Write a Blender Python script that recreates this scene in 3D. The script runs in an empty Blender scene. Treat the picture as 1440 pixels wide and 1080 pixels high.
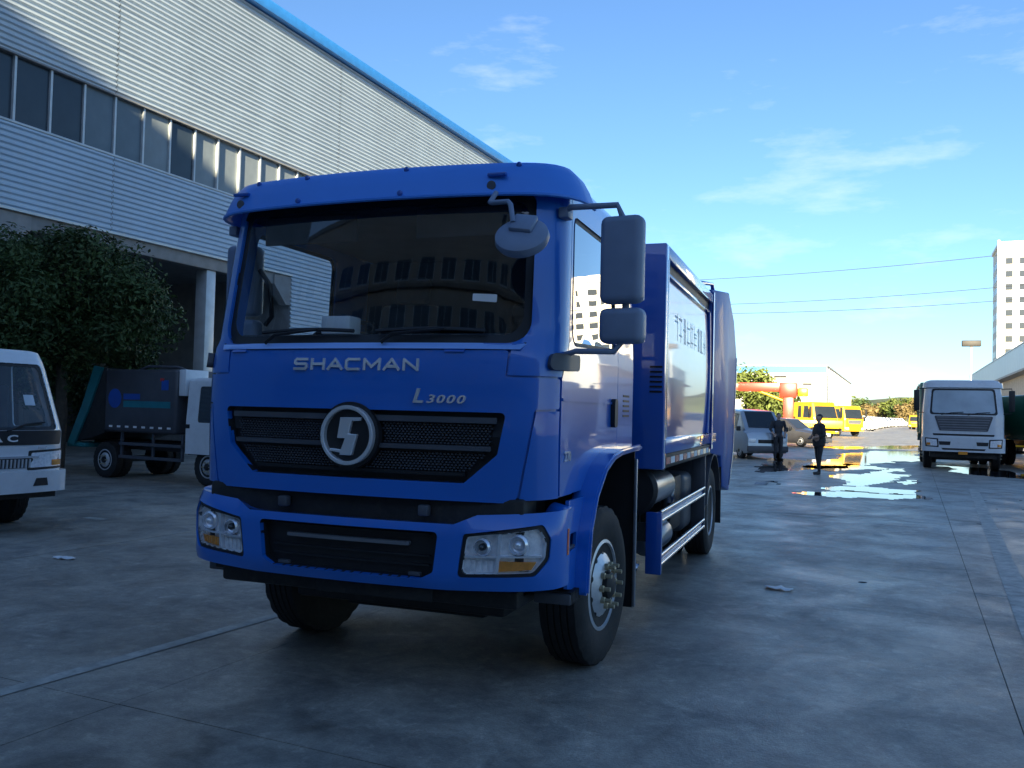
import bpy, bmesh, math, random
from mathutils import Vector, Matrix, noise
from mathutils.geometry import delaunay_2d_cdt
R = math.radians
scn = bpy.context.scene
COL = scn.collection

# ------------------------------------------------------------------ camera
CAMP = Vector((2.4747, -5.5804, 1.6249)); YAW, PIT, ROL, FPX = 0.3473, 0.0308, 0.0249, 1218.84
FW = Vector((-math.sin(YAW)*math.cos(PIT), math.cos(YAW)*math.cos(PIT), math.sin(PIT)))
RT0 = Vector((math.cos(YAW), math.sin(YAW), 0)); UP0 = RT0.cross(FW)
RT = RT0*math.cos(ROL) + UP0*math.sin(ROL); UP = UP0*math.cos(ROL) - RT0*math.sin(ROL)
cam = bpy.data.cameras.new('camera'); camo = bpy.data.objects.new('camera', cam); COL.objects.link(camo)
cam.sensor_width = 36; cam.lens = FPX/1440*36; cam.clip_start = 0.05; cam.clip_end = 4000
m3 = Matrix((RT, UP, -FW)).transposed()
camo.matrix_world = Matrix.Translation(CAMP) @ m3.to_4x4()
scn.camera = camo

# direction of the yard (factory fronts run along BD, ND points to the right of it)
BA = R(4.223); BD = Vector((math.sin(BA), math.cos(BA), 0)); ND = Vector((BD.y, -BD.x, 0))
def B(s, l, z=0): return Vector((CAMP.x, CAMP.y, 0)) + BD*s + ND*l + Vector((0, 0, z))

# ------------------------------------------------------------------ light
SUN_EL, PHI = R(16), R(13)
sd = (-BD*math.cos(PHI) + ND*math.sin(PHI))*math.cos(SUN_EL) + Vector((0, 0, math.sin(SUN_EL)))
sun = bpy.data.lights.new('sun', 'SUN'); sun.energy = 5.0; sun.angle = R(0.5); sun.color = (1, .85, .58)
suno = bpy.data.objects.new('sun', sun); COL.objects.link(suno)
suno.rotation_euler = sd.to_track_quat('Z', 'Y').to_euler(); suno.location = (0, -40, 40)
w = bpy.data.worlds.new('World'); scn.world = w; w.use_nodes = True
nt = w.node_tree; nt.nodes.clear()
sky = nt.nodes.new('ShaderNodeTexSky'); sky.sky_type = 'NISHITA'; sky.sun_disc = False
sky.sun_elevation = SUN_EL; sky.sun_rotation = math.atan2(sd.x, sd.y); sky.air_density = 1.0; sky.dust_density = 0.5; sky.ozone_density = 5.0
bg = nt.nodes.new('ShaderNodeBackground'); bg.inputs[1].default_value = 0.055
out = nt.nodes.new('ShaderNodeOutputWorld')
# thin wisps of cloud all over the sky
tc = nt.nodes.new('ShaderNodeTexCoord'); mp = nt.nodes.new('ShaderNodeMapping'); mp.inputs['Scale'].default_value = (3, 3, 11)
n1 = nt.nodes.new('ShaderNodeTexNoise'); n1.inputs['Scale'].default_value = 1.6; n1.inputs['Detail'].default_value = 7; n1.inputs['Roughness'].default_value = .6
cr = nt.nodes.new('ShaderNodeValToRGB'); cr.color_ramp.elements[0].position = .57; cr.color_ramp.elements[1].position = .86
cr.color_ramp.elements[1].color = (.42, .42, .42, 1)
mx = nt.nodes.new('ShaderNodeMixRGB'); mx.inputs[2].default_value = (6.0, 6.2, 6.4, 1)
nt.links.new(tc.outputs['Generated'], mp.inputs[0]); nt.links.new(mp.outputs[0], n1.inputs['Vector'])
nt.links.new(n1.outputs[0], cr.inputs[0]); nt.links.new(cr.outputs[0], mx.inputs[0])
nt.links.new(sky.outputs[0], mx.inputs[1]); nt.links.new(mx.outputs[0], bg.inputs[0]); nt.links.new(bg.outputs[0], out.inputs[0])
scn.view_settings.view_transform = 'Standard'; scn.view_settings.look = 'None'
scn.view_settings.exposure = 2.15; scn.view_settings.gamma = 1
scn.cycles.max_bounces = 8; scn.cycles.transparent_max_bounces = 12

# ------------------------------------------------------------------ helpers
def ray(px, py): return (FW*FPX + RT*(px-720) - UP*(py-540)).normalized()
def gnd(px, py, z=0.0):
    d = ray(px, py); return CAMP + d*((z-CAMP.z)/d.z)
def sfar(px, py, s):
    d = ray(px, py); return CAMP + d*(s/d.dot(BD))

MATS = {}
def mat(name, col, rough=.5, metal=0, coat=0, var=.12, vscale=3.0, bump=0, bscale=60, spec=.5, emit=0, rvar=0, dirt=0, dirtcol=(.09, .08, .07)):
    if name in MATS: return MATS[name]
    m = bpy.data.materials.new(name); m.use_nodes = True; t = m.node_tree
    p = t.nodes['Principled BSDF']
    p.inputs['Roughness'].default_value = rough; p.inputs['Metallic'].default_value = metal
    p.inputs['Coat Weight'].default_value = coat; p.inputs['Coat Roughness'].default_value = .03
    p.inputs['Specular IOR Level'].default_value = spec
    tcn = t.nodes.new('ShaderNodeTexCoord')
    no = t.nodes.new('ShaderNodeTexNoise'); no.inputs['Scale'].default_value = vscale; no.inputs['Detail'].default_value = 5
    t.links.new(tcn.outputs['Object'], no.inputs['Vector'])
    rp = t.nodes.new('ShaderNodeValToRGB')
    rp.color_ramp.elements[0].position = .3; rp.color_ramp.elements[1].position = .7
    rp.color_ramp.elements[0].color = tuple(c*(1-var) for c in col)+(1,)
    rp.color_ramp.elements[1].color = tuple(min(1, c*(1+var)) for c in col)+(1,)
    t.links.new(no.outputs[0], rp.inputs[0])
    last = rp.outputs[0]
    if dirt:
        n2 = t.nodes.new('ShaderNodeTexNoise'); n2.inputs['Scale'].default_value = vscale*3.1; n2.inputs['Detail'].default_value = 8; n2.inputs['Roughness'].default_value = .7
        t.links.new(tcn.outputs['Object'], n2.inputs['Vector'])
        r2 = t.nodes.new('ShaderNodeValToRGB'); r2.color_ramp.elements[0].position = .48; r2.color_ramp.elements[1].position = .75
        r2.color_ramp.elements[1].color = (dirt, dirt, dirt, 1)
        t.links.new(n2.outputs[0], r2.inputs[0])
        mxn = t.nodes.new('ShaderNodeMixRGB'); mxn.inputs[2].default_value = tuple(dirtcol)+(1,)
        t.links.new(r2.outputs[0], mxn.inputs[0]); t.links.new(last, mxn.inputs[1]); last = mxn.outputs[0]
    t.links.new(last, p.inputs['Base Color'])
    if rvar:
        mr = t.nodes.new('ShaderNodeMapRange'); mr.inputs[3].default_value = max(.02, rough-rvar); mr.inputs[4].default_value = min(1, rough+rvar)
        t.links.new(no.outputs[0], mr.inputs[0]); t.links.new(mr.outputs[0], p.inputs['Roughness'])
    if bump:
        nb = t.nodes.new('ShaderNodeTexNoise'); nb.inputs['Scale'].default_value = bscale; nb.inputs['Detail'].default_value = 4
        t.links.new(tcn.outputs['Object'], nb.inputs['Vector'])
        bn = t.nodes.new('ShaderNodeBump'); bn.inputs['Strength'].default_value = bump; bn.inputs['Distance'].default_value = .02
        t.links.new(nb.outputs[0], bn.inputs['Height']); t.links.new(bn.outputs[0], p.inputs['Normal'])
    if emit:
        p.inputs['Emission Color'].default_value = tuple(col)+(1,); p.inputs['Emission Strength'].default_value = emit
    MATS[name] = m
    return m
def glass(name, tint, boost=1.7, rough=0.0, ior=1.5):
    if name in MATS: return MATS[name]
    m = bpy.data.materials.new(name); m.use_nodes = True; t = m.node_tree; t.nodes.clear()
    o = t.nodes.new('ShaderNodeOutputMaterial'); tr = t.nodes.new('ShaderNodeBsdfTransparent'); tr.inputs[0].default_value = tuple(tint)+(1,)
    gl = t.nodes.new('ShaderNodeBsdfGlossy'); gl.inputs['Roughness'].default_value = rough; gl.inputs[0].default_value = (.95, .97, 1, 1)
    # thin pane: Schlick reflectance from the angle to the pane, the same from both sides
    ge = t.nodes.new('ShaderNodeNewGeometry'); dt = t.nodes.new('ShaderNodeVectorMath'); dt.operation = 'DOT_PRODUCT'
    t.links.new(ge.outputs['Normal'], dt.inputs[0]); t.links.new(ge.outputs['Incoming'], dt.inputs[1])
    def mth(op, a, b):
        n = t.nodes.new('ShaderNodeMath'); n.operation = op
        for i, q in enumerate((a, b)):
            if hasattr(q, 'links'): t.links.new(q, n.inputs[i])
            elif q is not None: n.inputs[i].default_value = q
        return n.outputs[0]
    c1 = mth('ABSOLUTE', dt.outputs['Value'], None); c2 = mth('SUBTRACT', 1.0, c1); c3 = mth('POWER', c2, 5.0); f0 = ((ior-1)/(ior+1))**2
    frs = mth('ADD', mth('MULTIPLY', c3, 1-f0), f0)
    mu = t.nodes.new('ShaderNodeMath'); mu.operation = 'MULTIPLY'; mu.inputs[1].default_value = boost; mu.use_clamp = True
    mix = t.nodes.new('ShaderNodeMixShader')
    # a trace of waviness and dust film
    tcn = t.nodes.new('ShaderNodeTexCoord'); no = t.nodes.new('ShaderNodeTexNoise'); no.inputs['Scale'].default_value = 1.5
    bn = t.nodes.new('ShaderNodeBump'); bn.inputs['Strength'].default_value = .03; bn.inputs['Distance'].default_value = .05
    t.links.new(tcn.outputs['Object'], no.inputs['Vector']); t.links.new(no.outputs[0], bn.inputs['Height']); t.links.new(bn.outputs[0], gl.inputs['Normal'])
    t.links.new(frs, mu.inputs[0]); t.links.new(mu.outputs[0], mix.inputs[0])
    t.links.new(tr.outputs[0], mix.inputs[1]); t.links.new(gl.outputs[0], mix.inputs[2]); t.links.new(mix.outputs[0], o.inputs[0])
    MATS[name] = m
    return m

def link(name, me, parent=None):
    o = bpy.data.objects.new(name, me); COL.objects.link(o)
    if parent: o.parent = parent
    return o
def tag(o, label=None, cat=None, group=None, kind=None):
    if label: o['label'] = label
    if cat: o['category'] = cat
    if group: o['group'] = group
    if kind: o['kind'] = kind
    return o
def empty(name, label, cat, loc=(0, 0, 0), rz=0, group=None):
    o = link(name, None); o.location = loc; o.rotation_euler = (0, 0, rz); o.empty_display_size = .3
    return tag(o, label, cat, group)
def mk(name, bm, m, parent=None, smooth=None):
    me = bpy.data.meshes.new(name); bm.normal_update(); bm.to_mesh(me); bm.free()
    if m: me.materials.append(m)
    if smooth is not None:
        me.shade_smooth(); me.set_sharp_from_angle(angle=R(smooth))
    return link(name, me, parent)
def nb(): return bmesh.new()
def abox(bm, x0, x1, y0, y1, z0, z1, bev=0, seg=2, M=None):
    if bev:
        t = bmesh.new(); bmesh.ops.create_cube(t, size=1)
        for v in t.verts: v.co = Vector(((x0+x1)/2+v.co.x*(x1-x0), (y0+y1)/2+v.co.y*(y1-y0), (z0+z1)/2+v.co.z*(z1-z0)))
        bmesh.ops.bevel(t, geom=list(t.edges), offset=bev, segments=seg, profile=.5, affect='EDGES')
        t.verts.index_update()
        vs = [bm.verts.new((M @ v.co) if M else v.co) for v in t.verts]
        for f in t.faces: bm.faces.new([vs[v.index] for v in f.verts])
        t.free()
        return
    c = [Vector((x, y, z)) for z in (z0, z1) for y in (y0, y1) for x in (x0, x1)]
    vs = [bm.verts.new((M @ v) if M else v) for v in c]
    for f in ((0, 2, 3, 1), (4, 5, 7, 6), (0, 1, 5, 4), (2, 6, 7, 3), (0, 4, 6, 2), (1, 3, 7, 5)): bm.faces.new([vs[i] for i in f])
def box(name, x0, x1, y0, y1, z0, z1, m, parent=None, bev=0, seg=2, M=None):
    b = nb(); abox(b, x0, x1, y0, y1, z0, z1, bev, seg, M); return mk(name, b, m, parent, 40 if bev else None)
def tube(bm, pts, r, n=8, cap=True):
    pts = [Vector(p) for p in pts]; rings = []
    rr = r if isinstance(r, (list, tuple)) else [r]*len(pts)
    ref = None
    for i, p in enumerate(pts):
        d = (pts[min(i+1, len(pts)-1)] - pts[max(i-1, 0)]).normalized()
        if ref is None:
            a = Vector((0, 0, 1)) if abs(d.z) < .9 else Vector((1, 0, 0))
            ref = (a - d*a.dot(d)).normalized()
        else: ref = (ref - d*ref.dot(d)).normalized()
        q = d.cross(ref)
        rings.append([bm.verts.new(p + (ref*math.cos(2*math.pi*k/n) + q*math.sin(2*math.pi*k/n))*rr[i]) for k in range(n)])
    for a, b in zip(rings, rings[1:]):
        for k in range(n): bm.faces.new((a[k], a[(k+1) % n], b[(k+1) % n], b[k]))
    if cap:
        bm.faces.new(list(reversed(rings[0]))); bm.faces.new(rings[-1])
def pipe(name, pts, r, m, parent=None, n=8):
    b = nb(); tube(b, pts, r, n); return mk(name, b, m, parent, 50)
def lathe(bm, prof, axis='X', n=32, c=(0, 0, 0), rfun=None, M=None):
    """prof: (radius, offset along axis) pairs"""
    c = Vector(c); rings = []
    for j, (r, a) in enumerate(prof):
        ring = []
        for k in range(n):
            t = 2*math.pi*k/n; q = r if rfun is None else rfun(j, k, r)
            if axis == 'X': v = Vector((a, q*math.cos(t), q*math.sin(t)))
            elif axis == 'Y': v = Vector((q*math.sin(t), a, q*math.cos(t)))
            else: v = Vector((q*math.cos(t), q*math.sin(t), a))
            if M: v = M @ v
            ring.append(bm.verts.new(c+v))
        rings.append(ring)
    for a, b in zip(rings, rings[1:]):
        for k in range(n): bm.faces.new((a[k], a[(k+1) % n], b[(k+1) % n], b[k]))
    for ring, f in ((rings[0], 1), (rings[-1], 0)):
        if (prof[0] if f else prof[-1])[0] > 1e-4: bm.faces.new(list(reversed(ring)) if f else ring)
def prism(bm, poly, fn0, fn1):
    """poly 2D outline, extruded between two mapping functions"""
    a = [bm.verts.new(fn0(*p)) for p in poly]; b = [bm.verts.new(fn1(*p)) for p in poly]; n = len(poly)
    bm.faces.new(a); bm.faces.new(list(reversed(b)))
    for i in range(n): bm.faces.new((a[i], b[i], b[(i+1) % n], a[(i+1) % n]))
def xprism(name, poly, x0, x1, m, parent=None, bev=0):
    """(y,z) outline extruded along x"""
    b = nb(); prism(b, poly, lambda y, z: Vector((x0, y, z)), lambda y, z: Vector((x1, y, z)))
    bmesh.ops.recalc_face_normals(b, faces=b.faces)
    if bev: bmesh.ops.bevel(b, geom=list(b.edges), offset=bev, segments=2, profile=.5, affect='EDGES')
    return mk(name, b, m, parent, 40)
def sweep(bm, path, x0, x1, t):
    """strip in the y,z plane: path of (y,z), width x0..x1, thickness t outwards (left of travel)"""
    n = len(path); rings = []
    for i, (y, z) in enumerate(path):
        a = path[max(i-1, 0)]; c = path[min(i+1, n-1)]
        d = Vector((c[0]-a[0], c[1]-a[1])).normalized(); nn = Vector((-d.y, d.x))
        rings.append([bm.verts.new((x, y+nn.x*o, z+nn.y*o)) for x, o in ((x0, 0), (x1, 0), (x1, t), (x0, t))])
    for a, b in zip(rings, rings[1:]):
        for k in range(4): bm.faces.new((a[k], a[(k+1) % 4], b[(k+1) % 4], b[k]))
    bm.faces.new(rings[0]); bm.faces.new(list(reversed(rings[-1])))
    bmesh.ops.recalc_face_normals(bm, faces=bm.faces)
def rpoly(pts, rad, seg=5):
    """polygon with rounded corners; pts CCW, rad number or list"""
    o = []; n = len(pts)
    for i in range(n):
        r = rad[i] if isinstance(rad, (list, tuple)) else rad
        p = Vector(pts[i]); a = Vector(pts[i-1])-p; b = Vector(pts[(i+1) % n])-p
        if r <= 0: o.append(tuple(p)); continue
        la, lb = a.length, b.length; a.normalize(); b.normalize()
        ang = a.angle(b); d = min(r/math.tan(ang/2), la*.49, lb*.49); r2 = d*math.tan(ang/2)
        c = p + (a+b).normalized()*(r2/math.sin(ang/2))
        s = p+a*d; e = p+b*d
        a0 = math.atan2(s.y-c.y, s.x-c.x); a1 = math.atan2(e.y-c.y, e.x-c.x)
        da = (a1-a0+math.pi) % (2*math.pi)-math.pi
        for k in range(seg+1): o.append((c.x+r2*math.cos(a0+da*k/seg), c.y+r2*math.sin(a0+da*k/seg)))
    return o
def inside(p, poly):
    x, y = p; c = False; n = len(poly); j = n-1
    for i in range(n):
        xi, yi = poly[i]; xj, yj = poly[j]
        if (yi > y) != (yj > y) and x < (xj-xi)*(y-yi)/(yj-yi)+xi: c = not c
        j = i
    return c
def dens(poly, step):
    o = []; n = len(poly)
    for i in range(n):
        a, b = poly[i], poly[(i+1) % n]; L = math.hypot(b[0]-a[0], b[1]-a[1]); k = max(1, int(math.ceil(L/step)))
        for q in range(k): o.append((a[0]+(b[0]-a[0])*q/k, a[1]+(b[1]-a[1])*q/k))
    return o
def area2(p): return sum(p[i-1][0]*p[i][1]-p[i][0]*p[i-1][1] for i in range(len(p)))
def patch(name, outline, mapf, m, parent=None, holes=(), step=.07, thick=.012, mirror=False):
    """panel cut from a curved surface. mapf(u, z, off) -> point"""
    if mirror:
        outline = [(-u, z) for u, z in outline]; holes = [[(-u, z) for u, z in h] for h in holes]
    loops = []
    for k, lp in enumerate([outline]+list(holes)):
        lp = dens(lp, step)
        if (area2(lp) > 0) != (k == 0): lp = lp[::-1]
        loops.append(lp)
    V = []; E = []
    for lp in loops:
        s = len(V); V += [Vector(p) for p in lp]; E += [(s+i, s+(i+1) % len(lp)) for i in range(len(lp))]
    nB = len(V)
    us = [p[0] for p in loops[0]]; zs = [p[1] for p in loops[0]]
    u = min(us)+step/2
    while u < max(us):
        z = min(zs)+step/2
        while z < max(zs):
            p = (u, z)
            if inside(p, loops[0]) and not any(inside(p, h) for h in loops[1:]):
                if all((V[i].x-u)**2+(V[i].y-z)**2 > (step*.45)**2 for i in range(nB)): V.append(Vector(p))
            z += step
        u += step
    vo, eo, fo, _, _, _ = delaunay_2d_cdt(V, E, [], 0, 1e-6)
    b = nb()
    fv = [b.verts.new(mapf(v.x, v.y, 0)) for v in vo]
    bv = [b.verts.new(mapf(v.x, v.y, -thick)) for v in vo] if thick else None
    for f in fo:
        c = sum((vo[i] for i in f), Vector((0, 0)))/len(f)
        if inside((c.x, c.y), loops[0]) and not any(inside((c.x, c.y), h) for h in loops[1:]):
            b.faces.new([fv[i] for i in f])
            if thick: b.faces.new([bv[i] for i in reversed(f)])
    if thick:
        for lp in loops:
            a0 = [b.verts.new(mapf(p[0], p[1], 0)) for p in lp]; a1 = [b.verts.new(mapf(p[0], p[1], -thick)) for p in lp]
            for i in range(len(lp)):
                j = (i+1) % len(lp); b.faces.new((a0[i], a1[i], a1[j], a0[j]))
    for v in [v for v in b.verts if not v.link_faces]: b.verts.remove(v)
    return mk(name, b, m, parent, 60)
def ring(name, loop, mapf, o0, o1, m, parent=None, step=.06, mirror=False, dz=0):
    """wall that follows an outline from offset o0 to offset o1"""
    if mirror: loop = [(-u, z) for u, z in loop]
    lp = dens(loop, step)
    b = nb(); a0 = [b.verts.new(mapf(u, z, o0)) for u, z in lp]; a1 = [b.verts.new(mapf(u, z, o1)) for u, z in lp]
    for i in range(len(lp)):
        j = (i+1) % len(lp); b.faces.new((a0[i], a0[j], a1[j], a1[i]))
    return mk(name, b, m, parent, 40)
def interp(tab, x):
    if x <= tab[0][0]: return tab[0][1]
    for (a, va), (b_, vb) in zip(tab, tab[1:]):
        if x <= b_: return va+(vb-va)*(x-a)/(b_-a)
    return tab[-1][1]
class Surf:
    """body surface given by a plan outline (half, from the nose round the corner to the side) and a nose profile y0(z)"""
    def __init__(s, plan, y0, taper, lean=(.2, .7)):
        P = [Vector((-plan[1][0], plan[1][1]))]+[Vector(p) for p in plan]+[Vector(plan[-1])*2-Vector(plan[-2])]
        d = []
        for i in range(1, len(P)-2):
            for k in range(20):
                t = k/20; p0, p1, p2, p3 = P[i-1:i+3]
                d.append(.5*((2*p1)+(p2-p0)*t+(2*p0-5*p1+4*p2-p3)*t*t+(3*p1-p0-3*p2+p3)*t**3))
        d.append(P[-2]); s.d = d; s.L = [0]
        for a, b in zip(d, d[1:]): s.L.append(s.L[-1]+(b-a).length)
        s.y0 = y0; s.tp = taper; s.ln = lean; s.ref = interp(y0, 1.5)
    def plan(s, u):
        u = min(max(u, 0), s.L[-1]-1e-6); lo, hi = 0, len(s.L)-1
        while hi-lo > 1:
            md = (lo+hi)//2
            if s.L[md] <= u: lo = md
            else: hi = md
        t = (u-s.L[lo])/(s.L[hi]-s.L[lo]); return s.d[lo].lerp(s.d[hi], t)
    def us(s, y):
        t = y-s.ref
        for i in range(1, len(s.d)):
            if s.d[i].y >= t and s.d[i].y > .1: return s.L[i-1]+(s.L[i]-s.L[i-1])*(t-s.d[i-1].y)/max(1e-6, s.d[i].y-s.d[i-1].y)
        return s.L[-1]
    def raw(s, u, z):
        p = s.plan(abs(u)); sh = interp(s.y0, z)-s.ref
        t = min(1, max(0, (p.y-s.ln[0])/(s.ln[1]-s.ln[0]))); k = 1-t*t*(3-2*t)
        return Vector(((p.x if u >= 0 else -p.x)*interp(s.tp, z), s.ref+p.y+sh*k, z))
    def __call__(s, u, z, off=0.0):
        e = .004
        p = s.raw(u, z)
        if off == 0: return p
        n = (s.raw(u+e, z)-s.raw(u-e, z)).cross(s.raw(u, z+e)-s.raw(u, z-e)).normalized()
        return p+n*off
    def at(s, o): return lambda u, z, f=0.0: s(u, z, o+f)
def text_bm(txt, size, ext, xs=1.0, bold=0.0, shear=0.0):
    cu = bpy.data.curves.new('t', 'FONT'); cu.body = txt; cu.size = size; cu.extrude = ext; cu.align_x = 'CENTER'; cu.offset = bold; cu.shear = shear
    cu.resolution_u = 3
    o = bpy.data.objects.new('t', cu); COL.objects.link(o); bpy.context.view_layer.update()
    me = bpy.data.meshes.new_from_object(o.evaluated_get(bpy.context.evaluated_depsgraph_get()))
    bpy.data.objects.remove(o); bpy.data.curves.remove(cu)
    b = nb(); b.from_mesh(me); bpy.data.meshes.remove(me)
    for v in b.verts: v.co.x *= xs
    return b
def copy_tree(o, parent=None):
    c = o.copy(); COL.objects.link(c)
    if parent: c.parent = parent
    for ch in list(o.children): copy_tree(ch, c)
    return c

# ------------------------------------------------------------------ materials
M_blue = mat('blue_paint', (.004, .140, .58), .34, coat=1.0, var=.06, vscale=1.2)
M_blue2 = mat('blue_body_paint', (.006, .090, .44), .30, coat=1.0, var=.08, vscale=1.5)
M_black = mat('black_plastic', (.012, .013, .016), .55, var=.2, vscale=9, bump=.05, bscale=200)
M_dgrey = mat('dark_grey_plastic', (.075, .080, .095), .5, var=.12, vscale=6, bump=.04, bscale=180)
M_mirr = mat('mirror_plastic', (.20, .25, .35), .45, var=.1, vscale=5, bump=.04, bscale=180)
M_sheen = mat('sky_sheen_blue', (.26, .46, .92), .35, coat=.5, var=.04)  # cab blue made lighter, sky reflection put into the colour
M_under = mat('chassis_black', (.014, .014, .015), .6, var=.3, vscale=7, dirt=.6, dirtcol=(.05, .045, .04))
M_rub = mat('rubber', (.016, .016, .017), .75, var=.2, vscale=8, dirt=.5, dirtcol=(.05, .047, .042), bump=.1, bscale=90)
M_chrome = mat('chrome', (.86, .88, .92), .2, .6, var=.03)
M_rim = mat('silver_rim', (.66, .68, .71), .42, .55, var=.08, vscale=5, dirt=.25)
M_steel = mat('steel_tube', (.5, .52, .56), .22, 1, var=.05)
M_brass = mat('brass_bolt', (.50, .44, .30), .4, .5, var=.1)
M_inter = mat('cab_interior', (.045, .05, .06), .8, var=.2, vscale=5)
M_white = mat('white_paint', (.72, .73, .74), .3, coat=.6, var=.04, dirt=.12)
M_ws = glass('windscreen_glass', (.86, .91, .94), 1.7)
M_side = glass('side_glass', (.30, .34, .38), 2.0)
M_lens = glass('lens_glass', (.97, .98, 1), .9)
M_refl = mat('lamp_reflector', (.88, .9, .93), .3, .15, var=.2, vscale=34)
M_amber = mat('amber_lens', (.75, .28, .03), .15, coat=.5, var=.15, vscale=30)
M_orange = mat('orange_reflector', (.75, .16, .05), .25, coat=.5, var=.1)
M_red = mat('red_lens', (.55, .02, .015), .25, coat=.5)
M_paper = mat('white_paper', (.8, .8, .8), .7)
M_darkgl = mat('dark_window', (.02, .026, .032), .06, var=.2, vscale=.6, spec=.8)

# ================================================================== BLUE COMPACTOR TRUCK
T = empty('garbage_truck', 'large blue compactor garbage truck with chrome round emblem, parked in the shade of the yard', 'truck')
CAB = Surf([(0, 0), (.25, .006), (.5, .022), (.75, .05), (.89, .074), (.98, .10), (1.05, .137), (1.10, .187), (1.127, .25), (1.135, .33), (1.135, .8), (1.135, 1.4), (1.135, 2.3)],
           [(1.0, -1.335), (1.25, -1.35), (1.5, -1.36), (1.85, -1.352), (1.95, -1.335), (2.02, -1.295), (2.4, -1.238), (2.85, -1.165), (3.05, -1.125)],
           [(1.95, 1.0), (2.9, .962), (3.1, .95)], (.22, .75))
us = CAB.us
ARC = [(.84*math.cos(R(a)), .52+.84*math.sin(R(a))) for a in range(140, 44, -8)]      # wheel arch, front to back
# windscreen opening
WS = rpoly([(-1.0, 1.985), (1.0, 1.985), (1.005, 2.845), (-1.005, 2.845)], [.13, .13, .07, .07], 8)
WSi = rpoly([(-.955, 2.035), (.955, 2.035), (.96, 2.79), (-.96, 2.79)], [.12, .12, .07, .07], 8)
DWIN = rpoly([(us(-.93), 2.02), (us(.16), 2.06), (us(.16), 2.73), (us(-.86), 2.73)], [.10, .06, .06, .08])
DWo = rpoly([(us(-.955), 1.995), (us(.185), 2.035), (us(.185), 2.755), (us(-.885), 2.755)], [.12, .08, .08, .10])
GR = [(-.67, 1.232), (.67, 1.232), (.852, 1.39), (.895, 1.612), (-.895, 1.612), (-.852, 1.39)]
GRr = rpoly(GR, .025, 3)
archu = [(us(y), z) for y, z in ARC if z > 1.15]
flap = [(-.955, 1.135), (.955, 1.135), (1.045, 1.632), (us(-1.105), 1.640), (us(-1.105), 1.80), (.885, 1.803), (.893, 1.945),
        (-.893, 1.945), (-.885, 1.803), (-us(-1.105), 1.80), (-us(-1.105), 1.640), (-1.045, 1.632)]
fp = patch('front_panel', rpoly(flap, [.05, .05]+[.012]*10, 2), CAB, M_blue, T, [GRr], .06, .015)
# inner shell behind the panels
rear = us(.75)
shell_out = [(-rear, 1.2), (-us(.82), 1.2)]
patch('cab_shell', [(-us(.35), 1.42), (-us(-.45), 1.30), (-us(-.8), 1.16), (us(-.8), 1.16), (us(-.45), 1.30), (us(.35), 1.42), (rear, 1.42), (rear, 2.90), (-rear, 2.90), (-rear, 1.42)],
      CAB.at(-.016), M_blue, T, [WS, DWo, [(-u, z) for u, z in DWo], GRr], .09, .02)
ledge = patch('sky_sheen_ledge', [(-.955, 0), (.955, 0), (.985, 1), (-.985, 1)], lambda u, v, f=0.0: CAB(u, 1.948+.036*v, .012-.01*v+f), M_sheen, T, (), .3, .004)  # ledge below the screen, its bright sky sheen painted as lighter blue
wf = patch('windscreen_frame', rpoly([(-us(-1.095), 1.812), (-.895, 1.812), (-.905, 1.9455), (-.905, 1.98), (.905, 1.98), (.905, 1.9455), (.895, 1.812), (us(-1.095), 1.812), (us(-1.012), 1.95), (us(-.972), 2.87),
           (-us(-.972), 2.87), (-us(-1.012), 1.95)], 0), CAB, M_blue, T, [WS], .06, .014)
patch('windscreen_border', WS, CAB.at(-.022), M_black, T, [WSi], .06, .004)
glassp = patch('windscreen', WSi, CAB.at(-.021), M_ws, T, (), .08, 0)
ring('windscreen_seal', WS, CAB, -.003, -.03, M_black, T)
# corner deflectors, doors, rear side panels
for mi in (False, True):
    patch('corner_panel', [(.970, 1.15), (us(-1.105), 1.16), (us(-1.105), 1.627), (1.055, 1.622)], CAB, M_blue, T, (), .06, .015, mirror=mi)
    door = [(us(-1.09), 1.17)]+[(us(-.66), 1.17)]+[(us(y), z) for y, z in ARC if z > 1.18 and y < .25]+[(us(.25), 1.36), (us(.25), 2.86), (us(-.955), 2.86), (us(-1.0), 1.95), (us(-1.085), 1.80)]
    dr = patch('door', door, CAB, M_blue, T, [DWo], .06, .018, mirror=mi)
    ring('window_seal', DWo, CAB, .004, -.03, M_black, dr, mirror=mi)
    patch('window_trim', DWo, CAB.at(-.008), M_black, dr, [DWIN], .08, .006, mirror=mi)
    patch('door_glass', DWIN, CAB.at(-.010), M_side if not mi else M_ws, dr, (), .12, 0, mirror=mi)
    patch('door_crease', [(us(-1.08), 1.683), (us(.24), 1.683), (us(.24), 1.70), (us(-1.08), 1.70)], CAB.at(.008), M_blue, dr, (), .08, .008, mirror=mi)
    hb = patch('door_handle', rpoly([(us(.06), 1.53), (us(.15), 1.53), (us(.15), 1.72), (us(.06), 1.72)], .03), CAB.at(.03), M_black, dr, (), .05, .03, mirror=mi)
    patch('side_panel', [(us(.258), 1.37), (us(.75), 1.37), (us(.75), 2.86), (us(.258), 2.86)], CAB, M_blue, T, (), .09, .018, mirror=mi)
    sx = -1 if mi else 1
    patch('mirror_mount', rpoly([(us(-1.20), 1.845), (us(-.86), 1.855), (us(-.86), 1.945), (us(-1.19), 1.935)], .03), CAB.at(.035), M_dgrey, T, (), .05, .035, mirror=mi)
# power badge on the driver-side door
b = text_bm('270', .075, .004, 1.1, .002)
for v in b.verts: v.co = CAB(us(-.97)+v.co.x, 1.355+v.co.y, .006+v.co.z)
mk('badge', b, M_chrome, T)
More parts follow.
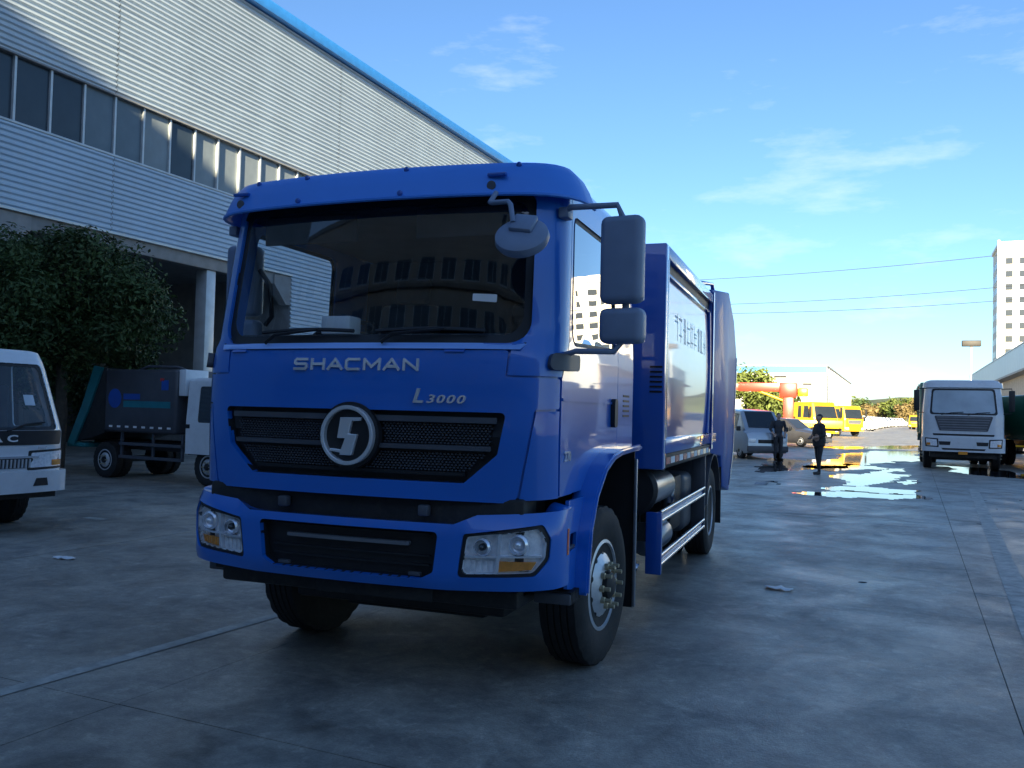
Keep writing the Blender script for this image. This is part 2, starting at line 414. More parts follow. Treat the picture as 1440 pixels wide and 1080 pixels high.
# side louvres of the cab
for k in range(5):
    for mi in (False, True): patch('vent_slot', [(us(.42), 1.60+k*.035), (us(.62), 1.60+k*.035), (us(.62), 1.615+k*.035), (us(.42), 1.615+k*.035)], CAB.at(.003), M_black, T, (), .3, .002, mirror=mi)
# grille
patch('grille_back', GRr, CAB.at(-.062), M_black, T, (), .1, .004)
ring('grille_wall', GRr, CAB, -.001, -.063, M_black, T)
def strip(name, x0, x1, z0, z1, o, m, S=CAB, th=.03, par=T, rad=.004):
    return patch(name, rpoly([(x0, z0), (x1, z0), (x1, z1), (x0, z1)], rad, 1), S.at(o), m, par, (), .07, th)
def gx(z): return interp([(1.232, .67), (1.39, .852), (1.612, .895)], z)-.04
for z0, z1, o in ((1.553, 1.585, -.012), (1.405, 1.43, -.008), (1.265, 1.285, -.03)):
    zz = z0; strip('grille_bar', -gx(zz), gx(zz), z0, z1, o, M_dgrey if o > -.02 else M_black)
b = nb()
for j in range(18):                                   # fine honeycomb relief between the bars
    z = 1.295+j*.0145
    if abs(z-1.415) < .02: continue
    n = int(gx(z)/.022)
    for i in range(-n, n):
        x = i*.022+(.011 if j % 2 else 0)
        if abs(x) > gx(z)-.02 or math.hypot(x, z-1.47) < .19: continue
        q = [(x-.0085, z), (x, z-.0055), (x+.0085, z), (x, z+.0055)]
        prism(b, q, CAB.at(-.034), CAB.at(-.06))
hm = mk('grille_mesh', b, M_dgrey, T); tag(hm, kind='stuff')
# emblem
emb = nb(); n = 48; LC = (0, 1.468)
def disc(b, r0, r1, o0, o1, n=48):
    prof = [(r0, o0), (r0, o1), (r1, o1), (r1, o0)]; rr = []
    for k in range(n):
        t = 2*math.pi*k/n; rr.append([b.verts.new(CAB(0, 1.468, 0)+Vector((r*math.cos(t), -o, r*math.sin(t)))) for r, o in prof])
    for k in range(n):
        a, c = rr[k], rr[(k+1) % n]
        for i in range(4): b.faces.new((a[i], c[i], c[(i+1) % 4], a[(i+1) % 4]))
    bmesh.ops.recalc_face_normals(b, faces=b.faces)
disc(emb, .143, .165, -.02, .045); bmesh.ops.bevel(emb, geom=list(emb.edges), offset=.004, segments=2, affect='EDGES')
e1 = mk('emblem_ring', emb, M_chrome, T, 50)
b = nb(); disc(b, .001, .185, -.03, .012); mk('emblem_base', b, M_black, e1, 50)
SP = [(-.33, .68), (-.45, -.12), (-.10, -.12), (-.27, -.56), (-.75, -.52), (-.78, -.62), (-.30, -.68), (-.33, -.77), (.2, -.77), (.42, .04), (.05, .06), (.18, .55), (.55, .56), (.62, .70)]
b = nb(); c0 = CAB(0, 1.468, 0)
prism(b, SP, lambda x, z: c0+Vector((x*.143, -.035, z*.143)), lambda x, z: c0+Vector((x*.143, -.005, z*.143)))
bmesh.ops.recalc_face_normals(b, faces=b.faces); bmesh.ops.bevel(b, geom=list(b.edges), offset=.0035, segments=1, affect='EDGES')
mk('emblem_sign', b, M_chrome, e1)
# lettering, one object for each letter
def letters(txt, u0, u1, z0, h, S, m, parent, bold=.003, shear=0, ext=.006, weights=None, gap=.12):
    ws = []; bs = []
    for ch in txt:
        b = text_bm(ch, h*1.38, ext, 1, bold, shear); xs = [v.co.x for v in b.verts]; zs = [v.co.y for v in b.verts]
        for v in b.verts: v.co.x -= min(xs); v.co.y -= min(zs); v.co.y *= h/(max(zs)-min(zs))
        ws.append(max(xs)-min(xs)); bs.append(b)
    tot = sum(ws); k = (u1-u0)*(1-gap)/tot; gp = (u1-u0)*gap/max(1, len(txt)-1); u = u0
    for wd, b in zip(ws, bs):
        for v in b.verts: v.co = S(u+v.co.x*k, z0+v.co.y, ext+.001+v.co.z)
        mk('letter', b, m, parent); u += wd*k+gp
GL = {'S': [[(1, 1), (.12, 1), (0, .85), (0, .62), (.12, .5), (.88, .5), (1, .38), (1, .15), (.88, 0), (0, 0)]], 'H': [[(0, 0), (0, 1)], [(1, 0), (1, 1)], [(0, .5), (1, .5)]],
      'A': [[(-.05, 0), (.5, 1), (1.05, 0)], [(.22, .3), (.78, .3)]], 'C': [[(1, 1), (.15, 1), (0, .82), (0, .18), (.15, 0), (1, 0)]],
      'M': [[(0, 0), (0, 1), (.5, .25), (1, 1), (1, 0)]], 'N': [[(0, 0), (0, 1), (1, 0), (1, 1)]]}
u = -.380
for ch in 'SHACMAN':
    wl, hl_, sw_ = (.092 if ch == 'M' else .080), .054, .0072; b = nb(); q = 0
    for pl_ in GL[ch]:
        for (x0, z0), (x1, z1) in zip(pl_, pl_[1:]):
            p0 = Vector((u+x0*wl, 1.834+z0*hl_)); p1 = Vector((u+x1*wl, 1.834+z1*hl_)); d = (p1-p0).normalized()*sw_; nn = Vector((-d.y, d.x)); o_ = .010+q*.0005; q += 1
            prism(b, [tuple(p0-d*.8-nn), tuple(p1+d*.8-nn), tuple(p1+d*.8+nn), tuple(p0-d*.8+nn)], CAB.at(o_), CAB.at(.0005))
    bmesh.ops.recalc_face_normals(b, faces=b.faces); mk('letter', b, M_chrome, fp); u += wl+.0335
letters('L', .375, .445, 1.655, .078, CAB, M_chrome, fp, .002, .25)
letters('3000', .455, .675, 1.655, .046, CAB, M_chrome, fp, .001, .25)
# hinge covers under the screen
for x in (-.81, .60):
    patch('hinge_cover', [(x-.06, 0), (x+.05, 0), (x+.065, 1), (x-.065, 1)], lambda u, v, f=0.0: CAB(u, 1.932+.05*v, .014-.03*v+f), M_blue2, T, (), .1, .02)
# roof
b = nb(); rings = []
for z, sc_, o in ((2.86, 1, 0), (2.93, 1, -.004), (2.99, 1, -.03), (3.03, 1, -.09), (3.045, 1, -.2)):
    lp = [CAB(-rear+2*rear*k/120, 2.9, o) for k in range(121)]
    for v in lp:
        v.z = z; v.y = min(v.y, .75+o*.5)
    rings.append([b.verts.new(v) for v in lp])
for a, c in zip(rings, rings[1:]):
    for k in range(121): b.faces.new((a[k], a[(k+1) % 121], c[(k+1) % 121], c[k]))
b.faces.new(rings[-1]); mk('roof', b, M_blue, T, 50)
# rear wall and interior
box('cab_rear_wall', -1.1, 1.1, .715, .752, 1.40, 2.95, M_blue2, T, .01)
box('headliner', -1.03, 1.03, -.98, .70, 2.80, 2.83, M_inter, T, .01)
box('rear_lining', -1.09, 1.09, .68, .712, 1.45, 2.80, M_inter, T)
box('floor', -1.08, 1.08, -1.1, .70, 1.40, 1.43, M_inter, T)
b = nb(); prism(b, [(-1.24, 1.45), (-.72, 1.45), (-.66, 1.98), (-.78, 2.05), (-1.0, 2.065), (-1.22, 2.02)], lambda y, z: Vector((-1.0, y, z)), lambda y, z: Vector((1.0, y, z)))
bmesh.ops.recalc_face_normals(b, faces=b.faces); bmesh.ops.bevel(b, geom=list(b.edges), offset=.03, segments=2, affect='EDGES')
mk('dashboard', b, M_inter, T, 40)
for sx in (-.52, .55):
    st = box('seat', sx-.24, sx+.24, -.25, .25, 1.62, 1.82, M_inter, T, .06, 3)
    Mx = Matrix.Translation((sx, .28, 1.8)) @ Matrix.Rotation(R(-10), 4, 'X')
    box('backrest', -.24, .24, -.06, .08, 0, .62, M_inter, st, .05, 3, Mx); box('headrest', -.13, .13, -.05, .07, .64, .84, M_inter, st, .04, 3, Mx)
b = nb(); Ms = Matrix.Translation((-.52, -.60, 2.10)) @ Matrix.Rotation(R(-62), 4, 'X')
tube(b, [Ms @ Vector((.21*math.cos(2*math.pi*k/32), 0, .21*math.sin(2*math.pi*k/32))) for k in range(33)], .016, 8, False)
sw = mk('steering_wheel', b, M_black, T, 60)
b = nb(); tube(b, [Ms @ Vector((-.2, 0, 0)), Ms @ Vector((.2, 0, 0))], .018); tube(b, [Ms @ Vector((0, 0, 0)), Ms @ Vector((0, 0, -.2))], .018)
tube(b, [Ms @ Vector((0, 0, 0)), Ms @ Vector((0, .35, -.1))], .04); mk('steering_spokes', b, M_black, sw, 60)
box('sun_visor_flap', -.85, -.2, -1.02, -1.0, 2.62, 2.79, M_inter, T, .008)
box('sun_visor_flap', .2, .85, -1.02, -1.0, 2.62, 2.79, M_inter, T, .008)
patch('sticker', rpoly([(.66, 2.225), (.80, 2.215), (.80, 2.26), (.66, 2.265)], .006), CAB.at(-.018), M_paper, glassp, (), .1, .001)
wb = box('paper_box', -.45, -.25, -.98, -.84, 2.066, 2.178, M_paper, None, .008)
tag(wb, 'small white box lying on the dashboard behind the blue truck windscreen', 'box')
# pillar grab handle
pipe('grab_handle', [(-1.0, -.78, 2.15), (-.94, -.80, 2.2), (-.93, -.84, 2.4), (-1.0, -.86, 2.5)], .016, M_black, T)
# wipers
for x0, x1 in ((-.62, .02), (.16, .80)):
    b = nb(); tube(b, [CAB(x0, 1.975, .02), CAB(x0+.06, 2.03, .03), CAB((x0+x1)/2+.05, 2.055, .035)], [.012, .01, .007], 6)
    wa = mk('wiper_arm', b, M_black, T, 60)
    b = nb(); tube(b, [CAB(x0+(x1-x0)*k/8-.05, 2.05+.012*math.sin(k/8*3.1), .012) for k in range(9)], .011, 6); mk('wiper_blade', b, M_black, wa, 60)
# roof visor band
VP_ = [(0, 2.812, .09), (.08, 2.80, .115), (.5, 2.90, .075), (.75, 2.965, .04), (.9, 3.005, .0), (1.0, 3.024, -.08)]
def vis(u, v, f=0.0):
    z = interp([(a, b_) for a, b_, _ in VP_], v); o = interp([(a, c) for a, _, c in VP_], v)
    p = CAB(u, 2.86, o+f); p.z = z+.0; return p
uv = us(-.78)
M_vis = mat('visor_paint', (.05, .25, .80), .5, coat=.25, var=.05, vscale=1.2)
vz = patch('roof_visor', [(-uv, .08), (uv, .08), (uv+.02, .5), (uv-.02, 1), (-uv+.02, 1), (-uv-.02, .5)], vis, M_vis, T, (), .06, .018)
for x in (-.86, -.47, .22, .9):
    for v in (.2, .82):
        if abs(x) > .8 and v < .5: continue
        b = nb(); c = vis(x, v, .004); lathe(b, [(.016, 0), (.016, -.008), (.009, -.012)], 'Y', 12, c); mk('visor_bolt', b, M_blue2, vz)
for x in (-.93, .77):
    box('visor_step', x-.055, x+.055, vis(x, .5).y-.022, vis(x, .5).y+.01, 2.905, 2.925, M_blue2, vz, .006)
    b = nb(); lathe(b, [(.026, 0), (.026, -.006), (.018, -.007)], 'Y', 14, vis(x-.01, .3, .003)); mk('visor_clip', b, M_dgrey, vz)
pipe('visor_edge', [vis(uv*(-1+k/30), .06, .0) for k in range(61)], .012, M_vis, vz, 6)
# round front mirror hanging from the visor
rm = nb(); Md = Matrix.Translation((1.005, -1.42, 2.505)) @ Matrix.Rotation(R(8), 4, 'Y') @ Matrix.Rotation(R(-42), 4, 'X')
lathe(rm, [(.02, -.055), (.11, -.048), (.137, -.03), (.142, 0), (.132, .02), (.1, .022)], 'Y', 40, (0, 0, 0), None, Md)
bmesh.ops.recalc_face_normals(rm, faces=rm.faces)
rmo = mk('front_mirror', rm, M_mirr, T, 40)
b = nb(); abox(b, -.065, .06, -.078, -.045, -.015, .11, .012, 2, Md); mk('mirror_bracket', b, M_mirr, rmo, 40)
pipe('mirror_arm', [(.79, -1.25, 2.80), (.775, -1.30, 2.735), (.80, -1.33, 2.725), (.905, -1.37, 2.715), (.93, -1.40, 2.69), (.965, -1.455, 2.585)], .014, M_mirr, rmo)
# side mirrors
for s in (1, -1):
    x = 1.435 if s > 0 else 1.215; yy = -1.02 if s > 0 else -.74; w2 = .118
    mm = nb(); Mm = Matrix.Translation((s*x, yy, 0)) @ Matrix.Rotation(R(-6*s), 4, 'Z')
    abox(mm, -w2, w2, -.045, .075, 2.215, 2.69, .042, 4, Mm)
    mo = mk('side_mirror', mm, M_mirr, T, 40)
    b = nb(); abox(b, -w2+.012, w2-.012, .06, .079, 2.235, 2.67, .006, 2, Mm); mk('mirror_glass', b, M_chrome, mo)
    mm = nb(); abox(mm, -w2+.004, w2+.012, -.05, .075, 1.998, 2.19, .04, 4, Mm)
    mo2 = mk('wide_mirror', mm, M_mirr, T, 40)
    b = nb(); abox(b, -w2+.012, w2-.004, .06, .079, 2.01, 2.17, .006, 2, Mm); mk('mirror_glass', b, M_chrome, mo2)
    pipe('mirror_stay', [(s*1.09, -.97, 2.735), (s*1.14, yy, 2.752), (s*(x-.03), yy, 2.75), (s*x, yy+.005, 2.68)], .018, M_mirr, mo)
    pipe('mirror_stay', [(s*1.12, -1.03, 1.935), (s*1.2, yy-.04, 1.955), (s*(x-.03), yy-.01, 1.955), (s*(x+.01), yy, 2.01)], .016, M_mirr, mo2)
    pipe('mirror_post', [(s*(x+.02), yy+.03, 2.18), (s*(x+.02), yy+.03, 2.235)], .02, M_mirr, mo)
    box('stay_mount', min(s*1.07, s*1.13), max(s*1.07, s*1.13), -1.02, -.92, 2.70, 2.76, M_mirr, mo, .01)
# bumper
BUM = Surf([(0, 0), (.3, .008), (.6, .03), (.85, .062), (1.0, .10), (1.1, .155), (1.16, .225), (1.185, .32), (1.19, .5), (1.19, .9)],
           [(.6, -1.36), (.66, -1.375), (.72, -1.405), (.98, -1.41), (1.03, -1.395), (1.1, -1.35)], [(0, 1), (2, 1)], (.3, .8))
ub = BUM.us
OP = rpoly([(-.46, .722), (.46, .722), (.535, .76), (.56, .975), (-.56, .975), (-.535, .76)], .025, 3)
HLr = rpoly([(.668, .742), (1.085, .765), (1.165, .85), (1.175, .96), (1.12, 1.035), (.70, .972)], [.02, .05, .05, .04, .03, .02], 4)
HLi = rpoly([(.690, .760), (1.075, .783), (1.145, .86), (1.153, .95), (1.108, 1.015), (.718, .957)], [.02, .05, .05, .04, .03, .02], 4)
bout = rpoly([(-ub(-1.0), .70), (-1.12, .69), (-.6, .668), (.6, .668), (1.12, .69), (ub(-1.0), .70), (ub(-.98), 1.11), (1.0, 1.085), (.76, 1.07), (.64, 1.018),
              (-.64, 1.018), (-.76, 1.07), (-1.0, 1.085), (-ub(-.98), 1.11)], .02, 2)
bp = patch('bumper', bout, BUM, M_blue, T, [OP, HLr, [(-u, z) for u, z in HLr]], .05, .03)
# rolled top and bottom edges of the bumper
def edge_roll(name, pts, z_of, o0, o1, dz, m, par):
    b = nb(); A = [b.verts.new(BUM(u, z_of(u), o0)) for u in pts]; C = []
    for u in pts:
        p = BUM(u, z_of(u), o1); p.z += dz; C.append(b.verts.new(p))
    for i in range(len(pts)-1): b.faces.new((A[i], A[i+1], C[i+1], C[i]))
    return mk(name, b, m, par, 50)
ztop = lambda u: interp([(0, 1.018), (.64, 1.018), (.76, 1.07), (1.0, 1.085), (1.35, 1.11)], abs(u))
zbot = lambda u: interp([(0, .668), (.6, .668), (1.12, .69), (1.4, .70)], abs(u))
pu = [-1.33+2.66*k/60 for k in range(61)]
edge_roll('bumper_top', pu, ztop, -.001, -.10, .022, M_blue, bp)
edge_roll('bumper_lip', pu, zbot, -.001, -.06, -.012, M_blue2, bp)
patch('bumper_opening', OP, BUM.at(-.07), M_black, bp, (), .08, .004); ring('opening_wall', OP, BUM, -.002, -.071, M_black, bp)
strip('opening_bar', -.385, .385, .888, .908, -.03, mat('bar_grey', (.16, .17, .19), .45), BUM, .03, bp)
for z in (.78, .83, .945): strip('opening_rib', -.5, .5, z, z+.01, -.05, M_black, BUM, .02, bp)
for x in (-.40, .42): box('tow_hole', x-.035, x+.035, BUM(x, .74, -.03).y-.01, BUM(x, .74, -.03).y+.02, .73, .75, M_dgrey, bp, .004)
for mi in (False, True):
    sg = -1 if mi else 1
    hl = patch('headlight', HLr, BUM.at(-.012), M_black, T, [HLi], .05, .02, mirror=mi)
    patch('lamp_bowl', HLi, BUM.at(-.05), M_refl, hl, (), .06, .004, mirror=mi); ring('lamp_wall', HLi, BUM, -.012, -.051, M_refl, hl, mirror=mi)
    patch('lamp_lens', HLi, BUM.at(-.006), M_lens, hl, (), .08, 0, mirror=mi)
    for u, z, r in ((.80, .905, .048), (1.0, .925, .055)):
        b = nb(); c = BUM(sg*u, z, -.04); lathe(b, [(r, .0), (r, -.02), (r*.8, -.03), (r*.75, -.005), (r*.3, .01)], 'Y', 24, c); lo = mk('lamp_barrel', b, M_chrome, hl, 40)
        b = nb(); lathe(b, [(r*.42, .0), (r*.40, -.022), (r*.2, -.036), (.001, -.04)], 'Y', 20, c); mk('lamp_bulb', b, M_darkgl if u < .9 else M_chrome, lo, 60)
    patch('turn_signal', [(.885, .780), (1.07, .795), (1.10, .835), (.89, .833)], BUM.at(-.03), M_amber, hl, (), .06, .03, mirror=mi)
    for k in range(6): patch('signal_rib', [(.90+k*.03, .785+k*.002), (.906+k*.03, .785+k*.002), (.906+k*.03, .832), (.90+k*.03, .832)], BUM.at(-.026), M_amber, hl, (), .1, .01, mirror=mi)
    for k in range(5): patch('lamp_flute', [(.705+k*.033, .772), (.725+k*.033, .774), (.728+k*.033, .835), (.71+k*.033, .833)], BUM.at(-.04), M_refl, hl, (), .1, .03, mirror=mi)
    patch('lamp_divider', [(.70, .846), (1.13, .862), (1.13, .872), (.70, .856)], BUM.at(-.02), M_chrome, hl, (), .06, .05, mirror=mi)
    patch('lamp_post', [(.872, .772), (.888, .773), (.905, .985), (.885, .983)], BUM.at(-.02), M_chrome, hl, (), .06, .05, mirror=mi)
    patch('side_reflector', [(ub(-1.03), .86), (ub(-1.01), .86), (ub(-1.01), 1.0), (ub(-1.03), 1.0)], BUM.at(.004), M_orange, T, (), .1, .01, mirror=mi)
    # step apron between bumper and wheel
    fr = [(-1.0, .66), (-.80, .62), (-.835, .75), (-.80, .90), (-.74, 1.02), (-.66, 1.14), (-1.0, 1.14)]
    sth = rpoly([(-.985, .86), (-.845, .865), (-.835, .955), (-.985, .955)], .01, 2)
    pl = patch('step_apron', fr, lambda y, z, f=0.0: Vector((sg*(1.165+f), sg*0+y, z)) if sg > 0 else Vector((-(1.165+f), -y, z)), M_blue, T, [sth], .08, .02) if sg > 0 else \
        patch('step_apron', [(-y, z) for y, z in fr][::-1], lambda y, z, f=0.0: Vector((-(1.165+f), -y, z)), M_blue, T, [[(-y, z) for y, z in sth][::-1]], .08, .02)
    xa, xb = sorted((sg*.95, sg*1.16))
    box('step_tread', xa, xb, -.985, -.84, .865, .885, M_dgrey, T, .004)
    xa, xb = sorted((sg*.92, sg*.95)); box('step_back', xa, xb, -1.1, -.75, .62, 1.14, M_black, T)
    # wheel arch flare and liner
    path = [(-.815, .60), (-.80, .74), (-.755, .95), (-.64, 1.125), (-.44, 1.262), (-.22, 1.328), (0, 1.352), (.3, 1.362), (.60, 1.366)]
    pp = []
    for (a, c), (d, e) in zip(path, path[1:]):
        for k in range(3): pp.append((a+(d-a)*k/3, c+(e-c)*k/3))
    pp.append(path[-1])
    b = nb(); xa, xb = sorted((sg*1.09, sg*1.245)); sweep(b, pp, xa, xb, .042)
    bmesh.ops.bevel(b, geom=[e for e in b.edges if len(e.link_faces) == 2 and e.calc_face_angle(0) > 1], offset=.012, segments=2, affect='EDGES')
    mk('wheel_arch', b, M_blue, T, 40)
    b = nb(); xa, xb = sorted((sg*.62, sg*1.09)); sweep(b, [(y*.99, z-.01) for y, z in pp], xa, xb, .015); mk('arch_liner', b, M_black, T, 40)
    xa, xb = sorted((sg*.70, sg*1.19)); mf = box('mud_flap', xa, xb, .60, .615, .24, 1.36, M_black, T)
    xa, xb = sorted((sg*1.192, sg*1.215)); box('flap_strip', xa, xb, .575, .60, .25, 1.30, mat('flap_alu', (.35, .37, .42), .35, .8), mf, .004)
# front cross members and shadowed parts below
box('front_beam', -1.0, 1.0, -1.27, -1.05, .78, 1.16, M_under, T, .02)
box('bumper_stay', -1.0, -.90, -1.2, -1.1, .63, .70, M_under, T, .01)
box('license_bracket', -.22, .5, -1.31, -1.29, .585, .652, M_under, T, .004)
for s in (1, -1):
    xa, xb = sorted((s*.98, s*1.19)); sb_ = box('lower_step', xa, xb, -1.02, -.78, .575, .635, M_dgrey, T, .01)
    for k in range(8): box('step_rib', xa, xb+.003, -1.005+k*.028, -.993+k*.028, .58, .645, M_black, sb_)
box('tow_eye', -.48, -.42, -1.33, -1.28, 1.045, 1.105, M_dgrey, T, .01); box('tow_eye', .41, .47, -1.33, -1.28, 1.045, 1.105, M_dgrey, T, .01)
box('belly_pan', -.95, .95, -1.2, -.75, .56, .66, M_under, T, .02)
box('sky_block_tray', -.72, .72, -.75, 1.35, .40, .60, M_under, T, .03)  # added box that blocks sky light and darkens the ground below
box('sump', -.5, .5, -.5, .5, .32, .42, M_under, T, .03)
# wheels
def wheel(name, c, parent, Rr=.51, wd=.29, rim=.285, front=True, steer=0, sgn=1, m=M_rim, nbolt=10):
    Mw = Matrix.Translation(c) @ Matrix.Rotation(steer, 4, 'Z') @ (Matrix.Identity(4) if sgn > 0 else Matrix.Rotation(math.pi, 4, 'Z'))
    h = wd/2; b = nb()
    prof = [(rim-.01, -h*.8), (rim+.03, -h*.92), ((Rr+rim)/2, -h), (Rr-.05, -h*.96), (Rr-.012, -h*.84), (Rr, -h*.78)]
    for k in (-.45, -.15, .15, .45): prof += [(Rr, h*(k-.035)), (Rr-.014, h*(k-.03)), (Rr-.014, h*(k+.03)), (Rr, h*(k+.035))]
    prof += [(r, -a) for r, a in [(Rr, -h*.78), (Rr-.012, -h*.84), (Rr-.05, -h*.96), ((Rr+rim)/2, -h), (rim+.03, -h*.92), (rim-.01, -h*.8)]]
    nn = 72; L = len(prof)
    def rf(j, k, r):
        return r-.011 if (j in (4, 5, L-5, L-6) and k % 3 == 0) else r
    lathe(b, prof, 'X', nn, (0, 0, 0), rf, Mw); wo = mk(name, b, M_rub, parent, 35)
    b = nb()
    if front: pr = [(rim+.004, h*.72), (rim+.008, h*.86), (rim-.012, h*.9), (rim-.015, h*.80), (rim*.91, h*.64), (rim*.88, h*.60), (rim*.56, h*1.0), (rim*.50, h*1.05), (rim*.36, h*1.04), (rim*.34, h*.9), (.001, h*.9)]
    else: pr = [(rim+.004, h*.72), (rim+.008, h*.86), (rim-.012, h*.9), (rim-.025, h*.6), (rim-.04, -h*.2), (rim-.07, -h*.45), (.16, -h*.5), (.13, -h*.3), (.12, h*.5), (.06, h*.55), (.001, h*.55)]
    lathe(b, pr, 'X', 40, (0, 0, 0), None, Mw); bmesh.ops.recalc_face_normals(b, faces=b.faces); ro = mk('rim', b, m, wo, 35)
    if front:
        b0 = nb(); lathe(b0, [(rim*.32, h*.8), (rim*.30, h*1.22), (rim*.2, h*1.35), (.001, h*1.36)], 'X', 24, (0, 0, 0), None, Mw); mk('hub', b0, M_under, ro, 40)
        for k in range(nbolt):
            t = 2*math.pi*k/nbolt; b0 = nb(); q = rim*.46
            lathe(b0, [(rim*.075, h*1.0), (rim*.075, h*1.2), (rim*.048, h*1.22), (rim*.048, h*1.5), (.001, h*1.51)], 'X', 8, (0, 0, 0), None, Mw @ Matrix.Translation((0, q*math.cos(t), q*math.sin(t))))
            mk('wheel_bolt', b0, M_brass, ro, 40)
        for k in range(nbolt):
            t = 2*math.pi*(k+.5)/nbolt; rr_ = rim*.765; a = h*.745
            sl = math.atan2(h*.4, rim*.32)
            b0 = nb(); lathe(b0, [(rim*.085, -.004), (rim*.085, .003), (.001, .003)], 'X', 16, (0, 0, 0), None, Mw @ Matrix.Rotation(t, 4, 'X') @ Matrix.Translation((a, rr_, 0)) @ Matrix.Rotation(sl, 4, 'Z'))
            mk('hand_hole', b0, M_black, ro)
    return wo
wheel('wheel', (1.0, 0, .505), T, steer=R(-4.5)); wheel('wheel', (-1.0, 0, .505), T, steer=R(-4.5), sgn=-1)
for s in (1, -1):
    wheel('wheel', (s*1.08, 4.9, .505), T, front=False, sgn=s); wheel('wheel', (s*.76, 4.9, .505), T, front=False, sgn=s)
b = nb(); tube(b, [(-1, 0, .5), (1, 0, .5)], .07); mk('axle', b, M_under, T, 40)
b = nb(); tube(b, [(-1, 4.9, .505), (1, 4.9, .505)], .09); tube(b, [(0, 4.6, .5), (0, 5.2, .5)], .22, 14); mk('axle', b, M_under, T, 40)
for s in (1, -1):
    box('frame_rail', s*.42-.04, s*.42+.04, -1.05, 6.2, .80, 1.06, M_under, T)
    box('leaf_spring', s*.44-.04, s*.44+.04, -.7, .75, .60, .68, M_under, T)
box('engine', -.38, .38, -.75, .9, .62, 1.35, M_under, T, .05)
box('gearbox', -.25, .25, .9, 2.0, .65, 1.05, M_under, T, .05)
# compactor body
M_body = M_blue2
box('front_wall', -1.257, 1.257, 1.374, 1.50, 1.18, 3.012, M_body, T, .012)
for k in range(6):
    for s in (1, -1): box('vent_slot', s*1.19-.05, s*1.19+.05, 1.366, 1.376, 1.80+k*.04, 1.815+k*.04, M_black, T)
for k in range(6): box('hose', .62+k*.07, .65+k*.07, 1.33, 1.37, 1.3, 2.2, M_under, T, .008)
# faired skin: the side bows out slightly between the rails
for s in (1, -1):
    BS = lambda y, z, f=0.0, s=s: Vector((s*(1.222+.012*math.sin(max(0, min(1, (z-1.42)/1.36))*math.pi)+f), y if s > 0 else -y, z))
    ol = [(1.5, 1.42), (4.25, 1.42), (4.32, 1.8), (4.36, 2.2), (4.30, 2.6), (4.2, 2.78), (1.5, 2.78)]
    if s < 0: ol = [(-y, z) for y, z in ol][::-1]
    sp = patch('side_skin', ol, BS, M_body, T, (), .12, .01)
    xa, xb = sorted((s*1.10, s*1.257))
    box('top_rail', xa, xb, 1.5, 4.42, 2.90, 3.012, M_body, T, .012)
    xa, xb = sorted((s*1.10, s*1.215)); box('upper_recess', xa, xb, 1.5, 4.42, 2.77, 2.90, M_black, T)
    xa, xb = sorted((s*1.20, s*1.25)); box('skin_rail', xa, xb, 1.5, 4.30, 2.765, 2.795, M_body, T, .006)
    xa, xb = sorted((s*1.08, s*1.262)); box('bottom_rail', xa, xb, 1.502, 4.92, 1.30, 1.43, M_body, T, .02)
    xa, xb = sorted((s*1.08, s*1.252)); lr = box('lower_rail', xa, xb, 1.502, 4.92, 1.185, 1.30, M_under, T, .006)
    for k in range(14):
        xa, xb = sorted((s*1.2525, s*1.2545)); box('reflective_tape', xa, xb, 1.56+k*.23, 1.76+k*.23, 1.215, 1.27, M_red if k % 2 == 0 else M_paper, lr)
    b = nb(); tube(b, [(s*1.235, 4.25+.1*math.sin(k/12*math.pi), 1.43+1.35*k/12) for k in range(13)], .022, 8); mk('arc_rib', b, M_body, T, 60)
    xa, xb = sorted((s*1.18, s*1.258)); box('front_trim', xa, xb, 1.498, 1.53, 1.43, 2.9, M_steel if s > 0 else M_body, T, .006)
    # unreadable white lettering strokes
    rnd = random.Random(5)
    for k in range(9):
        y = 2.0+k*.235; h = .24
        for q in range(4):
            if rnd.random() < .45: pg = [(y+q*.045, 2.28), (y+q*.045+.011, 2.28), (y+q*.045+.011, 2.28+h), (y+q*.045, 2.28+h)]
            else:
                zz = 2.28+rnd.random()*h*.9; pg = [(y, zz), (y+.17, zz), (y+.17, zz+.013), (y, zz+.013)]
            if s < 0: pg = [(-a, c) for a, c in pg][::-1]
            patch('lettering_stroke', pg, (lambda f0: (lambda u, v, f=0.0: f0(u, v, .0015+f)))(BS), M_paper, sp, (), .4, .0012)
box('body_core', -1.20, 1.20, 1.5, 4.5, 1.43, 2.9, M_body, T)
box('body_roof', -1.10, 1.10, 1.5, 4.42, 2.9, 3.0, M_body, T, .01)
box('body_floor', -1.08, 1.08, 1.5, 5.0, 1.19, 1.43, M_under, T)
# tail hopper
TL = [(4.42, 1.2), (5.55, 1.12), (5.75, .72), (6.5, .62), (6.98, 1.06), (7.35, 2.45), (6.9, 2.95), (6.15, 3.26), (4.42, 3.06)]
M_tail = mat('satin_blue_paint', (.010, .075, .36), .5, coat=.1, var=.1, dirt=.1)
tl = xprism('tail_hopper', TL, -1.257, 1.257, M_tail, T, .02)
for s in (1, -1):
    xa, xb = sorted((s*1.258, s*1.272))
    xprism('hopper_flange', [(4.42, 1.25), (4.50, 1.25), (4.50, 3.03), (4.42, 3.03)], xa, xb, M_body, tl)
    xprism('hopper_edge', [(6.42, .70), (6.5, .70), (6.92, 1.1), (7.28, 2.44), (7.22, 2.46), (6.86, 1.14)], xa, xb, M_steel, tl)
    box('tail_lamp', s*1.15-.08, s*1.15+.08, 6.50, 6.54, .70, .80, M_red, tl)
    xa, xb = sorted((s*.95, s*1.25)); box('rear_mud_flap', xa, xb, 5.62, 5.64, .28, 1.1, M_black, T)
